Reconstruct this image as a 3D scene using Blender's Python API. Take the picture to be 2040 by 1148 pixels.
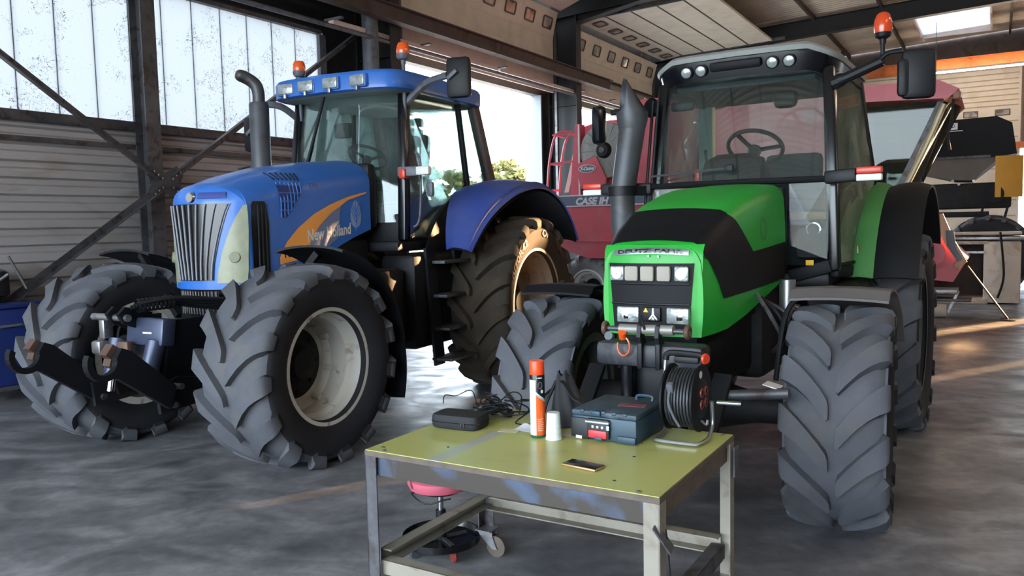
import bpy, bmesh, math, random
from math import sin, cos, pi, radians, sqrt, atan2
from mathutils import Vector, Matrix
random.seed(7)
for o in list(bpy.data.objects): bpy.data.objects.remove(o)
SC = bpy.context.scene
COL = SC.collection

# ------------------------------------------------------------------ camera
H_EYE = 1.7
_p, _r = radians(4.5), radians(1.3)
_f = Vector((0, cos(_p), -sin(_p))); _r0 = Vector((1, 0, 0)); _u0 = _r0.cross(_f)
_right = _r0*cos(_r) - _u0*sin(_r); _up = _r0*sin(_r) + _u0*cos(_r)
cam_d = bpy.data.cameras.new('camera'); cam = bpy.data.objects.new('camera', cam_d); COL.objects.link(cam)
cam.matrix_world = Matrix(((_right.x, _up.x, -_f.x, 0), (_right.y, _up.y, -_f.y, 0), (_right.z, _up.z, -_f.z, H_EYE), (0, 0, 0, 1)))
cam_d.sensor_fit = 'HORIZONTAL'; cam_d.sensor_width = 36; cam_d.lens = 36*1600/2040
cam_d.clip_start = .05; cam_d.clip_end = 500
SC.camera = cam

# ------------------------------------------------------------------ building frame: s along the door wall, d away from it
WA = radians(31); WD = Vector((sin(WA), cos(WA), 0)); WN = Vector((cos(WA), -sin(WA), 0)); DW = 9.3
def W(p): s, d, z = p; return WD*s + WN*(d-DW) + Vector((0, 0, z))
S0, S1, DMAX = -5.5, 30.4, 21.0

# ------------------------------------------------------------------ sky, sun, exposure
world = bpy.data.worlds.new('world'); SC.world = world; world.use_nodes = True
_bg = world.node_tree.nodes['Background']
_bg.inputs[0].default_value = (.76, .88, 1.0, 1); _bg.inputs[1].default_value = 7.0
sun_d = bpy.data.lights.new('sun', 'SUN'); sun = bpy.data.objects.new('sun', sun_d); COL.objects.link(sun)
sun_d.energy = 34; sun_d.color = (1, .60, .30); sun_d.angle = radians(.6)
_sh = (WD*1.0 + WN*.58).normalized(); _el = radians(7.0)
SUN_DIR = Vector((_sh.x*cos(_el), _sh.y*cos(_el), sin(_el)))
sun.rotation_euler = SUN_DIR.to_track_quat('Z', 'Y').to_euler()
SC.view_settings.view_transform = 'Standard'; SC.view_settings.look = 'None'
SC.view_settings.gamma = 1; SC.view_settings.use_curve_mapping = False
SC.view_settings.exposure = 1.1
try:
    SC.cycles.max_bounces = 10; SC.cycles.diffuse_bounces = 5; SC.cycles.transparent_max_bounces = 16
    SC.cycles.caustics_reflective = False; SC.cycles.caustics_refractive = False
    SC.cycles.sample_clamp_indirect = 8
except Exception: pass

# ------------------------------------------------------------------ materials
MATS = {}
def srgb(h):
    c = [int(h[i:i+2], 16)/255 for i in (0, 2, 4)]
    return tuple((x/12.92 if x <= .04045 else ((x+.055)/1.055)**2.4) for x in c)+(1,)
def mat(name, col, rough=.5, metal=0, var=.12, vscale=3, dirt=None, dscale=6, dthr=(.52, .7), bump=0, bscale=60, coat=0, spec=.5, rvar=0, stretch=None):
    if name in MATS: return MATS[name]
    m = bpy.data.materials.new(name); m.use_nodes = True; nt = m.node_tree; N, Lk = nt.nodes, nt.links
    b = N['Principled BSDF']; c = srgb(col) if isinstance(col, str) else tuple(col)+(1,)
    b.inputs['Roughness'].default_value = rough; b.inputs['Metallic'].default_value = metal
    b.inputs['Specular IOR Level'].default_value = spec
    if coat: b.inputs['Coat Weight'].default_value = coat; b.inputs['Coat Roughness'].default_value = .12
    tc = N.new('ShaderNodeTexCoord'); vec = tc.outputs['Object']
    if stretch:
        mp = N.new('ShaderNodeMapping'); mp.inputs['Scale'].default_value = stretch; Lk.new(vec, mp.inputs['Vector']); vec = mp.outputs[0]
    def noise(sc, det=5, dist=0):
        n = N.new('ShaderNodeTexNoise'); n.inputs['Scale'].default_value = sc; n.inputs['Detail'].default_value = det; n.inputs['Distortion'].default_value = dist
        Lk.new(vec, n.inputs['Vector']); return n.outputs['Fac']
    def ramp(fac, a, b_, ca, cb):
        r = N.new('ShaderNodeValToRGB'); r.color_ramp.elements[0].position = a; r.color_ramp.elements[1].position = b_
        r.color_ramp.elements[0].color = ca; r.color_ramp.elements[1].color = cb; Lk.new(fac, r.inputs[0]); return r.outputs[0]
    lo = tuple(x*(1-var) for x in c[:3])+(1,); hi = tuple(min(1, x*(1+var)) for x in c[:3])+(1,)
    out = ramp(noise(vscale), .3, .7, lo, hi)
    if dirt:
        mx = N.new('ShaderNodeMix'); mx.data_type = 'RGBA'
        fac = ramp(noise(dscale, 8, .6), dthr[0], dthr[1], (0, 0, 0, 1), (1, 1, 1, 1))
        Lk.new(fac, mx.inputs[0]); Lk.new(out, mx.inputs[6]); mx.inputs[7].default_value = srgb(dirt); out = mx.outputs[2]
    Lk.new(out, b.inputs['Base Color'])
    if rvar:
        mr = N.new('ShaderNodeMapRange'); mr.inputs[3].default_value = rough-rvar; mr.inputs[4].default_value = rough+rvar
        Lk.new(noise(2.2, 6, 1), mr.inputs[0]); Lk.new(mr.outputs[0], b.inputs['Roughness'])
    if bump:
        bp = N.new('ShaderNodeBump'); bp.inputs['Strength'].default_value = bump; bp.inputs['Distance'].default_value = .01
        Lk.new(noise(bscale, 4), bp.inputs['Height']); Lk.new(bp.outputs[0], b.inputs['Normal'])
    MATS[name] = m; return m
def glass(name, tint, gloss=.08, rough=.02, haze=0, hazecol=(.6, .7, .68), glow=False):
    m = bpy.data.materials.new(name); m.use_nodes = True; nt = m.node_tree; N, Lk = nt.nodes, nt.links
    N.remove(N['Principled BSDF']); out = N['Material Output']
    tr = N.new('ShaderNodeBsdfTransparent'); tr.inputs[0].default_value = tuple(tint)+(1,)
    gl = N.new('ShaderNodeBsdfGlossy'); gl.inputs['Roughness'].default_value = rough
    lw = N.new('ShaderNodeLayerWeight'); lw.inputs['Blend'].default_value = .25
    mr = N.new('ShaderNodeMapRange'); mr.inputs[3].default_value = gloss; mr.inputs[4].default_value = .7
    Lk.new(lw.outputs['Fresnel'], mr.inputs[0])
    mx = N.new('ShaderNodeMixShader'); Lk.new(mr.outputs[0], mx.inputs[0]); Lk.new(tr.outputs[0], mx.inputs[1]); Lk.new(gl.outputs[0], mx.inputs[2])
    last = mx.outputs[0]
    if haze:
        df = N.new('ShaderNodeBsdfTranslucent' if glow else 'ShaderNodeBsdfDiffuse'); df.inputs[0].default_value = tuple(hazecol)+(1,)
        tc = N.new('ShaderNodeTexCoord'); no = N.new('ShaderNodeTexNoise'); no.inputs['Scale'].default_value = 2.5; no.inputs['Detail'].default_value = 6; no.inputs['Distortion'].default_value = 1.0
        Lk.new(tc.outputs['Object'], no.inputs['Vector'])
        m3 = N.new('ShaderNodeMapRange'); m3.inputs[1].default_value = .35; m3.inputs[2].default_value = .75; m3.inputs[3].default_value = haze*.4; m3.inputs[4].default_value = haze*1.6
        Lk.new(no.outputs['Fac'], m3.inputs[0])
        m2 = N.new('ShaderNodeMixShader'); Lk.new(m3.outputs[0], m2.inputs[0]); Lk.new(last, m2.inputs[1]); Lk.new(df.outputs[0], m2.inputs[2]); last = m2.outputs[0]
    Lk.new(last, out.inputs[0]); MATS[name] = m; return m
def emit(name, col, st):
    m = bpy.data.materials.new(name); m.use_nodes = True; nt = m.node_tree; N, Lk = nt.nodes, nt.links
    N.remove(N['Principled BSDF']); e = N.new('ShaderNodeEmission'); e.inputs[0].default_value = tuple(col)+(1,); e.inputs[1].default_value = st
    Lk.new(e.outputs[0], N['Material Output'].inputs[0]); MATS[name] = m; return m

M_BLUE = mat('blue paint', '2a66b8', .42, var=.08, dirt='4a6ca4', dscale=3, dthr=(.55, .85), coat=.2, rvar=.05)
M_BLUED = mat('dusty blue plastic', '2c3c80', .55, var=.1, dirt='4d4d70', dscale=2, dthr=(.5, .8))
M_GREEN = mat('green paint', '1d9a2f', .46, var=.08, vscale=2, dirt='3f9a4a', dscale=3, dthr=(.55, .9), coat=.06, rvar=.05)
M_GREEND = mat('green fender paint', '3f7d42', .5, var=.12)
M_BLACK = mat('black plastic', '111317', .5, spec=.3, var=.25, bump=.05, bscale=200)
M_BLACKM = mat('matt black film', '090b10', .6, spec=.25, var=.2)
M_BLACKG = mat('gloss black trim', '0a0c10', .22, var=.1)
M_CHASSIS = mat('dirty black casting', '121215', .65, spec=.3, var=.35, dirt='221f1d', dscale=8)
M_RUB = mat('tyre rubber', '505258', .82, var=.16, vscale=4, dirt='5c5a58', dscale=5, dthr=(.5, .8), bump=.15, bscale=40, spec=.3)
M_RUBS = mat('black tyre sidewall', '202024', .75, var=.15, vscale=4, bump=.1, bscale=40, spec=.3)
M_RUBDS = mat('sunlit brown sidewall', '33291f', .85, var=.15, vscale=4, spec=.2)  # brown carries some of the orange sunlight on the blue rear wheel
M_RUBD = mat('old dusty tyre rubber', '38332d', .85, var=.16, vscale=4, dirt='463c32', dscale=4, dthr=(.45, .75), bump=.15, bscale=40, spec=.25)
M_RIM = mat('off white rim paint', 'b3b0a6', .5, var=.1, dirt='6b4a34', dscale=9, dthr=(.6, .75))
M_RIMG = mat('grey green rim paint', '50584f', .55, var=.15)
M_STEEL = mat('bare steel', '9a9a9c', .35, .85, var=.15, dirt='5a4a40', dscale=12, dthr=(.55, .75))
M_STEELD = mat('dark worn steel', '55565a', .5, .6, var=.3, dirt='3b2f29', dscale=10)
M_GREYP = mat('grey machine paint', '565a62', .5, var=.15, dirt='3f3d3c', dscale=8)
M_CHROME = mat('bright chrome', 'd5d8dc', .12, 1, var=.03)
M_LENS = mat('clear lamp lens', '8f9696', .15, .2, var=.3, vscale=22, bump=.5, bscale=35, coat=.6)
M_LENSY = mat('yellowed lamp lens', '868a72', .4, .0, var=.16, vscale=9, coat=.15)
M_ORLENS = mat('orange beacon lens', 'e0571a', .25, var=.1, coat=.5)
M_REDLENS = mat('red reflector', 'c2381f', .3, var=.1)
M_WHITEP = mat('white plastic', 'd8d6d2', .45, var=.05)
M_SILV = mat('silver decal', 'a8acb0', .4, .2, var=.06)
M_ORANGE = mat('orange decal', 'f0a04a', .45, var=.04)
M_SEAT = mat('grey seat fabric', '2d3338', .85, var=.15)
M_INT = mat('cab interior grey', '6f7f7d', .7, var=.1)
M_STACK = mat('exhaust grey', '4c4f54', .5, .3, var=.15, dirt='3a3634', dscale=4)
M_GLASSB = glass('blue tractor glass', (.82, .92, .90), .035, haze=.035)
M_GLASSG = glass('green tractor glass', (.86, .92, .90), .03, haze=.02, hazecol=(.5, .56, .55))
M_GLASSD = glass('dusty side glass', (.55, .62, .55), .05, haze=.34, hazecol=(.45, .5, .42))
M_GLASSC = glass('combine glass', (.30, .35, .26), .02, haze=.04, hazecol=(.4, .45, .35))
M_GLASSL = glass('lower cab glass', (.86, .92, .90), .004, haze=.02, hazecol=(.4, .45, .45))
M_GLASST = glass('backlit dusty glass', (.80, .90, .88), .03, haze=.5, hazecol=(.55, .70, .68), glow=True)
M_CLEAR = glass('window glass', (.85, .88, .88), .08)
M_RED = mat('red combine paint', 'c04e5a', .42, var=.1, dirt='b47478', dscale=2.5, dthr=(.5, .9), coat=.2)
M_CREAM = mat('cream door panel', 'cdc2b2', .6, var=.06, dirt='b0a492', dscale=2, dthr=(.5, .9))
M_DARKST = mat('black structural steel', '17191d', .55, .2, var=.25)
M_RUST = mat('rusty structural steel', '4c3f3a', .65, .2, var=.25, dirt='33261f', dscale=3)
M_SHEET = mat('grey corrugated sheet', '9c9897', .5, .15, var=.07, vscale=1.0, dirt='8a827b', dscale=1.2, stretch=(1, 1, 3))
M_ROOF = mat('roof sheet', 'bfb09f', .5, .1, var=.12, vscale=1.5)
M_PALE = mat('pale channel', 'cdbab2', .5, var=.05)

# ------------------------------------------------------------------ mesh builder
class MB:
    def __init__(s, xf=None): s.v = []; s.f = []; s.xf = xf
    def add(s, vs, fs):
        n = len(s.v); s.v += [Vector(v) for v in vs]; s.f += [tuple(i+n for i in f) for f in fs]; return s
    def box(s, c, sz, rot=None, bev=0, taper=None):
        x, y, z = (k/2 for k in sz)
        vs = [Vector((a*x, b*y, d*z)) for d in (-1, 1) for a, b in ((-1, -1), (1, -1), (1, 1), (-1, 1))]
        if taper:
            for v in vs[4:]: v.x *= taper[0]; v.y *= taper[1]
        fs = [(3, 2, 1, 0), (4, 5, 6, 7), (0, 1, 5, 4), (1, 2, 6, 5), (2, 3, 7, 6), (3, 0, 4, 7)]
        if bev:
            bm = bmesh.new(); bv = [bm.verts.new(v) for v in vs]
            for f in fs: bm.faces.new([bv[i] for i in f])
            bmesh.ops.bevel(bm, geom=bm.edges[:], offset=min(bev, min(x, y, z)*.95), segments=2, profile=.5, affect='EDGES')
            bm.verts.index_update(); vs = [v.co.copy() for v in bm.verts]; fs = [tuple(v.index for v in f.verts) for f in bm.faces]; bm.free()
        if rot is not None: vs = [rot @ v for v in vs]
        c = Vector(c); return s.add([v+c for v in vs], fs)
    def bar(s, p0, p1, w, h, up=(0, 0, 1), bev=0, ext=0):
        p0, p1 = Vector(p0), Vector(p1); d = p1-p0; L = d.length+2*ext; z = d.normalized(); u = Vector(up)
        x = u.cross(z)
        if x.length < 1e-4: x = Vector((1, 0, 0)).cross(z)
        x.normalize(); y = z.cross(x)
        return s.box((p0+p1)/2, (w, h, L), Matrix((x, y, z)).transposed(), bev)
    def ring(s, c, x, y, r, n): return [c + x*(r*cos(2*pi*i/n)) + y*(r*sin(2*pi*i/n)) for i in range(n)]
    def loft(s, rings, closed=True, cap=True, loop=False):
        n = len(rings[0]); vs = [v for r in rings for v in r]; fs = []; m = len(rings)
        for j in range(m if loop else m-1):
            a, b = j*n, ((j+1) % m)*n
            for i in range(n if closed else n-1):
                k = (i+1) % n; fs.append((a+i, a+k, b+k, b+i))
        if cap and closed and not loop: fs += [tuple(range(n-1, -1, -1)), tuple((m-1)*n+i for i in range(n))]
        return s.add(vs, fs)
    def cyl(s, p0, p1, r0, r1=None, n=20, cap=True):
        p0, p1 = Vector(p0), Vector(p1); z = (p1-p0).normalized(); x = z.orthogonal().normalized(); y = z.cross(x)
        r1 = r0 if r1 is None else r1
        return s.loft([s.ring(p0, x, y, r0, n), s.ring(p1, x, y, r1, n)], cap=cap)
    def tube(s, pts, r, n=8, loop=False):
        pts = [Vector(p) for p in pts]; m = len(pts); T = []
        for i in range(m):
            a = pts[(i-1) % m] if (loop or i > 0) else pts[i]; b = pts[(i+1) % m] if (loop or i < m-1) else pts[i]
            T.append((b-a).normalized())
        x = T[0].orthogonal().normalized(); rings = []
        for i in range(m):
            x = (x - T[i]*x.dot(T[i])); x = x.normalized() if x.length > 1e-6 else T[i].orthogonal().normalized()
            y = T[i].cross(x); rr = r[i] if isinstance(r, (list, tuple)) else r
            rings.append(s.ring(pts[i], x, y, rr, n))
        return s.loft(rings, loop=loop)
    def lathe(s, prof, o=(0, 0, 0), axis=(0, 0, 1), n=32, cap=False, a0=0, a1=2*pi):
        o = Vector(o); z = Vector(axis).normalized(); x = z.orthogonal().normalized(); y = z.cross(x)
        full = abs(a1-a0-2*pi) < 1e-6; m = n if full else n+1
        rings = []
        for i in range(m):
            a = a0+(a1-a0)*i/n
            rings.append([o + z*h + (x*cos(a)+y*sin(a))*r for r, h in prof])
        k = len(prof); vs = [v for r in rings for v in r]; fs = []
        for j in range(n):
            a, b = j*k, ((j+1) % m)*k
            for i in range(k-1): fs.append((a+i, b+i, b+i+1, a+i+1))
        if cap and full:
            fs.append(tuple(j*k for j in range(n-1, -1, -1))); fs.append(tuple(j*k+k-1 for j in range(n)))
        return s.add(vs, fs)
    def prism(s, poly, o, x, y, t, both=False):
        o, x, y = Vector(o), Vector(x), Vector(y); z = x.cross(y).normalized()*t
        n = len(poly); b = [o + x*a + y*c - (z*.5 if both else z*0) for a, c in poly]
        return s.add(b+[v+z for v in b], [tuple(range(n-1, -1, -1)), tuple(range(n, 2*n))]+[(i, (i+1) % n, n+(i+1) % n, n+i) for i in range(n)])
    def grid(s, fn, nu, nv, t=0):
        P = [[Vector(fn(i/nu, j/nv)) for j in range(nv+1)] for i in range(nu+1)]
        vs = [p for r in P for p in r]; k = nv+1
        fs = [(i*k+j, (i+1)*k+j, (i+1)*k+j+1, i*k+j+1) for i in range(nu) for j in range(nv)]
        if not t: return s.add(vs, fs)
        Q = []
        for i in range(nu+1):
            for j in range(nv+1):
                a = P[min(i+1, nu)][j]-P[max(i-1, 0)][j]; b = P[i][min(j+1, nv)]-P[i][max(j-1, 0)]
                nn = a.cross(b); Q.append(P[i][j]-(nn.normalized()*t if nn.length > 1e-9 else Vector()))
        N = len(vs); f2 = [tuple(N+q for q in reversed(f)) for f in fs]
        e = [i*k for i in range(nu+1)]+[nu*k+j for j in range(1, nv+1)]+[i*k+nv for i in range(nu-1, -1, -1)]+[j for j in range(nv-1, 0, -1)]
        f3 = [(e[i], N+e[i], N+e[(i+1) % len(e)], e[(i+1) % len(e)]) for i in range(len(e))]
        return s.add(vs+Q, fs+f2+f3)
    def mesh(s, name, m, smooth=True, ang=35):
        me = bpy.data.meshes.new(name); vs = [s.xf(v) for v in s.v] if s.xf else s.v
        me.from_pydata([tuple(v) for v in vs], [], s.f); me.update()
        bm = bmesh.new(); bm.from_mesh(me); bmesh.ops.recalc_face_normals(bm, faces=bm.faces[:]); bm.to_mesh(me); bm.free()
        if smooth:
            me.polygons.foreach_set('use_smooth', [True]*len(me.polygons)); me.set_sharp_from_angle(angle=radians(ang))
        me.materials.append(m); return me
    def ob(s, name, m, parent=None, smooth=True, ang=35, **kw):
        o = bpy.data.objects.new(name, s.mesh(name, m, smooth, ang)); COL.objects.link(o); o.parent = parent
        for k, v in kw.items(): o[k] = v
        return o
def empty(name, loc=(0, 0, 0), rz=0, parent=None, rot=None, **kw):
    o = bpy.data.objects.new(name, None); COL.objects.link(o); o.location = loc; o.rotation_euler = rot or (0, 0, rz); o.parent = parent
    o.empty_display_size = .1
    for k, v in kw.items(): o[k] = v
    return o
def inst(src, name, parent, loc=(0, 0, 0), rot=(0, 0, 0), **kw):
    o = bpy.data.objects.new(name, src.data); COL.objects.link(o); o.parent = parent; o.location = loc; o.rotation_euler = rot
    for k, v in kw.items(): o[k] = v
    return o
def tag(o, label, cat, group=None):
    o['label'] = label; o['category'] = cat
    if group: o['group'] = group
    return o
def text(name, body, size, fn, m, parent=None, extr=.0, xf=None, shear=0, bold=0, width=None, **kw):
    cu = bpy.data.curves.new(name, 'FONT'); cu.body = body; cu.size = size; cu.resolution_u = 3; cu.align_x = 'LEFT'; cu.shear = shear; cu.offset = bold
    t = bpy.data.objects.new(name, cu); COL.objects.link(t); bpy.context.view_layer.update()
    me = bpy.data.meshes.new_from_object(t); bpy.data.objects.remove(t); bpy.data.curves.remove(cu)
    xs = [v.co.x for v in me.vertices] or [0]; k = (width/(max(xs)-min(xs))) if width else 1
    mb = MB(xf); mb.add([fn((v.co.x-min(xs))*k, v.co.y) for v in me.vertices], [tuple(p.vertices) for p in me.polygons]); bpy.data.meshes.remove(me)
    return mb.ob(name, m, parent, smooth=False, **kw)
def lerp(a, b, t): return a+(b-a)*t
def interp(tab, x):
    if x <= tab[0][0]: return tab[0][1]
    for (a, p), (b, q) in zip(tab, tab[1:]):
        if x <= b: return lerp(p, q, (x-a)/(b-a))
    return tab[-1][1]
def smoothpath(pts, n=6):
    P = [Vector(p) for p in pts]; out = []
    for i in range(len(P)-1):
        p0, p1, p2, p3 = P[max(i-1, 0)], P[i], P[i+1], P[min(i+2, len(P)-1)]
        for k in range(n):
            t = k/n; out.append(.5*((2*p1)+(p2-p0)*t+(2*p0-5*p1+4*p2-p3)*t*t+(3*p1-p0-3*p2+p3)*t**3))
    return out+[P[-1]]
# ================================================================== the hall
def floor_mat():
    m = bpy.data.materials.new('worn concrete floor'); m.use_nodes = True; nt = m.node_tree; N, Lk = nt.nodes, nt.links; b = N['Principled BSDF']
    tc = N.new('ShaderNodeTexCoord')
    def noise(sc, det, dist, vec=None):
        n = N.new('ShaderNodeTexNoise'); n.inputs['Scale'].default_value = sc; n.inputs['Detail'].default_value = det; n.inputs['Distortion'].default_value = dist
        Lk.new(vec or tc.outputs['Object'], n.inputs['Vector']); return n.outputs['Fac']
    def ramp(f, els):
        r = N.new('ShaderNodeValToRGB'); cr = r.color_ramp
        while len(cr.elements) < len(els): cr.elements.new(.5)
        for e, (p, c) in zip(cr.elements, els): e.position = p; e.color = srgb(c)
        Lk.new(f, r.inputs[0]); return r.outputs[0]
    mp = N.new('ShaderNodeMapping'); mp.inputs['Rotation'].default_value = (0, 0, .5); mp.inputs['Scale'].default_value = (.75, 1.35, 1); Lk.new(tc.outputs['Object'], mp.inputs['Vector'])
    base = ramp(noise(.55, 7, 1.2), [(.3, '55555a'), (.5, '727276'), (.72, '8c8c8f')])
    streak = ramp(noise(2.0, 10, 1.1, mp.outputs[0]), [(.36, '3e3e43'), (.5, '6e6e72'), (.66, 'a0a0a4')])
    mx = N.new('ShaderNodeMix'); mx.data_type = 'RGBA'; mx.inputs[0].default_value = .5; Lk.new(base, mx.inputs[6]); Lk.new(streak, mx.inputs[7])
    spots = ramp(noise(1.1, 5, .4), [(.60, 'ffffff'), (.70, '7a7674')])
    m2 = N.new('ShaderNodeMix'); m2.data_type = 'RGBA'; m2.blend_type = 'MULTIPLY'; m2.inputs[0].default_value = .8; Lk.new(mx.outputs[2], m2.inputs[6]); Lk.new(spots, m2.inputs[7])
    fine = ramp(noise(14, 6, .6), [(.3, 'bcbcbc'), (.7, 'ffffff')])
    m3 = N.new('ShaderNodeMix'); m3.data_type = 'RGBA'; m3.blend_type = 'MULTIPLY'; m3.inputs[0].default_value = .6; Lk.new(m2.outputs[2], m3.inputs[6]); Lk.new(fine, m3.inputs[7])
    Lk.new(m3.outputs[2], b.inputs['Base Color'])
    mr = N.new('ShaderNodeMapRange'); mr.inputs[1].default_value = .3; mr.inputs[2].default_value = .7; mr.inputs[3].default_value = .34; mr.inputs[4].default_value = .62
    Lk.new(noise(1.8, 7, 1.5), mr.inputs[0]); Lk.new(mr.outputs[0], b.inputs['Roughness'])
    bp = N.new('ShaderNodeBump'); bp.inputs['Strength'].default_value = .12; bp.inputs['Distance'].default_value = .01; Lk.new(noise(9, 8, .5), bp.inputs['Height']); Lk.new(bp.outputs[0], b.inputs['Normal'])
    return m
M_FLOOR = floor_mat()
MB(W).box(((S0+S1)/2, DMAX/2, -.1), (S1-S0, DMAX+.6, .2)).ob('floor', M_FLOOR, kind='structure', label='worn dark grey concrete workshop floor')
M_YARD = mat('pale yard concrete', 'b5b0a6', .8, var=.08, vscale=.5)
MB().box((0, 0, -.32), (420, 420, .2)).ob('ground', M_YARD, kind='structure')

def trans_mat():
    m = bpy.data.materials.new('translucent fibreglass sheet'); m.use_nodes = True; nt = m.node_tree; N, Lk = nt.nodes, nt.links
    N.remove(N['Principled BSDF']); tc = N.new('ShaderNodeTexCoord')
    def noise(sc, det, dist):
        n = N.new('ShaderNodeTexNoise'); n.inputs['Scale'].default_value = sc; n.inputs['Detail'].default_value = det; n.inputs['Distortion'].default_value = dist
        Lk.new(tc.outputs['Object'], n.inputs['Vector']); return n.outputs['Fac']
    def math(op, a, b):
        n = N.new('ShaderNodeMath'); n.operation = op
        for i, q in enumerate((a, b)):
            if isinstance(q, (int, float)): n.inputs[i].default_value = q
            else: Lk.new(q, n.inputs[i])
        return n.outputs[0]
    line = math('LESS_THAN', math('ABSOLUTE', math('SUBTRACT', noise(7, 5, 2.2), .5), 0), .011)
    fleck = math('MULTIPLY', line, math('GREATER_THAN', noise(2.3, 3, .5), .53))
    spk = math('GREATER_THAN', noise(34, 2, .3), .72)
    mask = math('MAXIMUM', fleck, spk)
    col = N.new('ShaderNodeMix'); col.data_type = 'RGBA'; col.inputs[6].default_value = (.145, .15, .157, 1); col.inputs[7].default_value = (.04, .042, .046, 1); Lk.new(mask, col.inputs[0])
    t = N.new('ShaderNodeBsdfTranslucent'); d = N.new('ShaderNodeBsdfDiffuse'); Lk.new(col.outputs[2], t.inputs[0]); Lk.new(col.outputs[2], d.inputs[0])
    mx = N.new('ShaderNodeMixShader'); mx.inputs[0].default_value = .3; Lk.new(t.outputs[0], mx.inputs[1]); Lk.new(d.outputs[0], mx.inputs[2]); Lk.new(mx.outputs[0], N['Material Output'].inputs[0])
    return m
M_TRANS = trans_mat()
M_WHITETR = trans_mat(); M_WHITETR.name = 'skylight sheet'

def ribbed(mb, s0, s1, z0, z1, d, pitch=.19, depth=.045):
    prof = []; z = z0
    while z < z1-1e-6:
        for f, k in ((0, 0), (.30, 0), (.42, 1), (.88, 1)):
            zz = z+f*pitch
            if zz < z1: prof.append((zz, d+depth*k))
        z += pitch
    prof.append((z1, d))
    n = max(1, int((s1-s0)/3)); vs = []; fs = []
    for i in range(n+1):
        s = lerp(s0, s1, i/n); vs += [(s, dd, zz) for zz, dd in prof]
    k = len(prof)
    for i in range(n):
        for j in range(k-1): fs.append((i*k+j, (i+1)*k+j, (i+1)*k+j+1, i*k+j+1))
    mb.add(vs, fs); mb.box(((s0+s1)/2, d-.06, (z0+z1)/2), (s1-s0, .04, z1-z0))
ZS, ZW, ZL, ZE = 3.08, 4.8, 4.75, 7.0
wl = empty('wall_left', kind='structure')
m = MB(W); ribbed(m, S0, 10.9, 0, ZS-.06, -.06); m.ob('cladding', M_SHEET, wl, smooth=False)
m = MB(W); ribbed(m, 23.5, S1, 0, ZE, -.06); m.ob('cladding', M_SHEET, wl, smooth=False)
M_LINT = mat('brown grey lintel sheet', '6c6460', .6, var=.1)
MB(W).box(((S0+10.9)/2, -.1, (ZW+ZE)/2+.05), (10.9-S0, .1, ZE-ZW)).ob('upper_cladding', M_DARKST, wl)
MB(W).box(((10.9+23.5)/2, -.15, (ZL+ZE)/2), (12.6, .2, ZE-ZL)).ob('lintel_cladding', M_LINT, wl)
for a, b in ((9.82, 11.42), (17.02, 17.95)): MB(W).box(((a+b)/2, -.1, 2.4), (b-a, .1, 4.9)).ob('pier', M_DARKST, wl)
for a in (11.42, 17.02, 17.95, 23.4):
    MB(W).box((a, -.22, ZL/2), (.06, .45, ZL)).ob('jamb', mat('blue white jamb', '6f757c', .5, var=.04), wl)
# sill rail, frame, panes
w1 = empty('window_1', kind='structure', label='long band of dirty translucent sheets above the ribbed wall')
MB(W).box(((S0+9.7)/2, .0, ZS-.05), (9.7-S0, .16, .12), bev=.01).ob('sill', M_STEELD, w1)
MB(W).box(((S0+9.7)/2, .0, ZS-.30), (9.7-S0, .07, .06)).ob('rail', M_STEELD, w1)
MB(W).box((9.75, -.04, (ZS+ZW)/2), (.14, .1, ZW-ZS)).ob('frame', M_GREYP, w1)
MB(W).box(((S0+9.7)/2, -.02, ZW+.03), (9.7-S0, .1, .06)).ob('frame', M_STEELD, w1)
s = 9.68
while s > S0:
    s0 = max(S0, s-.47)
    MB(W).add([(s0, -.06, ZS), (s0+.03, -.055, ZS), (s0+.06, -.06, ZS), (s-.002, -.06, ZS), (s0, -.06, ZW), (s0+.03, -.055, ZW), (s0+.06, -.06, ZW), (s-.002, -.06, ZW)],
              [(0, 1, 5, 4), (1, 2, 6, 5), (2, 3, 7, 6)]).ob('pane', M_TRANS, w1, smooth=False)
    MB(W).box((s0, -.068, (ZS+ZW)/2), (.014, .012, ZW-ZS)).ob('seam', M_GREYP, w1, smooth=False)
    s -= .47
# posts and bracing
def ibeam(mb, p0, p1, web, depth, width, tf=.02, tw=.014):
    p0, p1, web = Vector(p0), Vector(p1), Vector(web); d = (p1-p0).normalized(); web = (web-d*web.dot(d)).normalized(); side = d.cross(web)
    for k in (-1, 1): mb.bar(p0+web*(k*(depth-tf)/2), p1+web*(k*(depth-tf)/2), width, tf, up=web)
    mb.bar(p0, p1, tw, depth-2*tf, up=web)
t1 = empty('trim_1', kind='structure', label='steel post with crossed diagonal wind braces on a bolted plate')
m = MB(W); ibeam(m, (6.42, .17, 0), (6.42, .17, 5.4), (0, 1, 0), .24, .2); m.ob('post', M_STEELD, t1, smooth=False)
g = (6.50, .36, 2.32)
for q in ((2.1, 5.34), (10.6, 5.12), (10.0, 0.0), (3.0, 0.0)):
    dx, dz = q[0]-g[0], q[1]-g[2]; L = sqrt(dx*dx+dz*dz)
    a = (g[0]+dx/L*.12, .345, g[2]+dz/L*.12)
    m = MB(W); m.bar(a, (q[0], .345, q[1]), .085, .008, up=(0, 1, 0)); m.bar((a[0]-dz/L*.04, .38, a[2]+dx/L*.04), (q[0]-dz/L*.04, .38, q[1]+dx/L*.04), .008, .07, up=(0, 1, 0)); m.ob('brace', M_STEELD, t1, smooth=False)
gp = MB(W).prism([(-.26, -.10), (-.17, -.22), (0, -.13), (.17, -.22), (.26, -.10), (.20, 0), (.26, .10), (.17, .22), (0, .13), (-.17, .22), (-.26, .10), (-.20, 0)], g, (1, 0, 0), (0, 0, 1), .015)
gp.ob('gusset_plate', M_STEELD, t1, smooth=False)
bl = None
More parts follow.
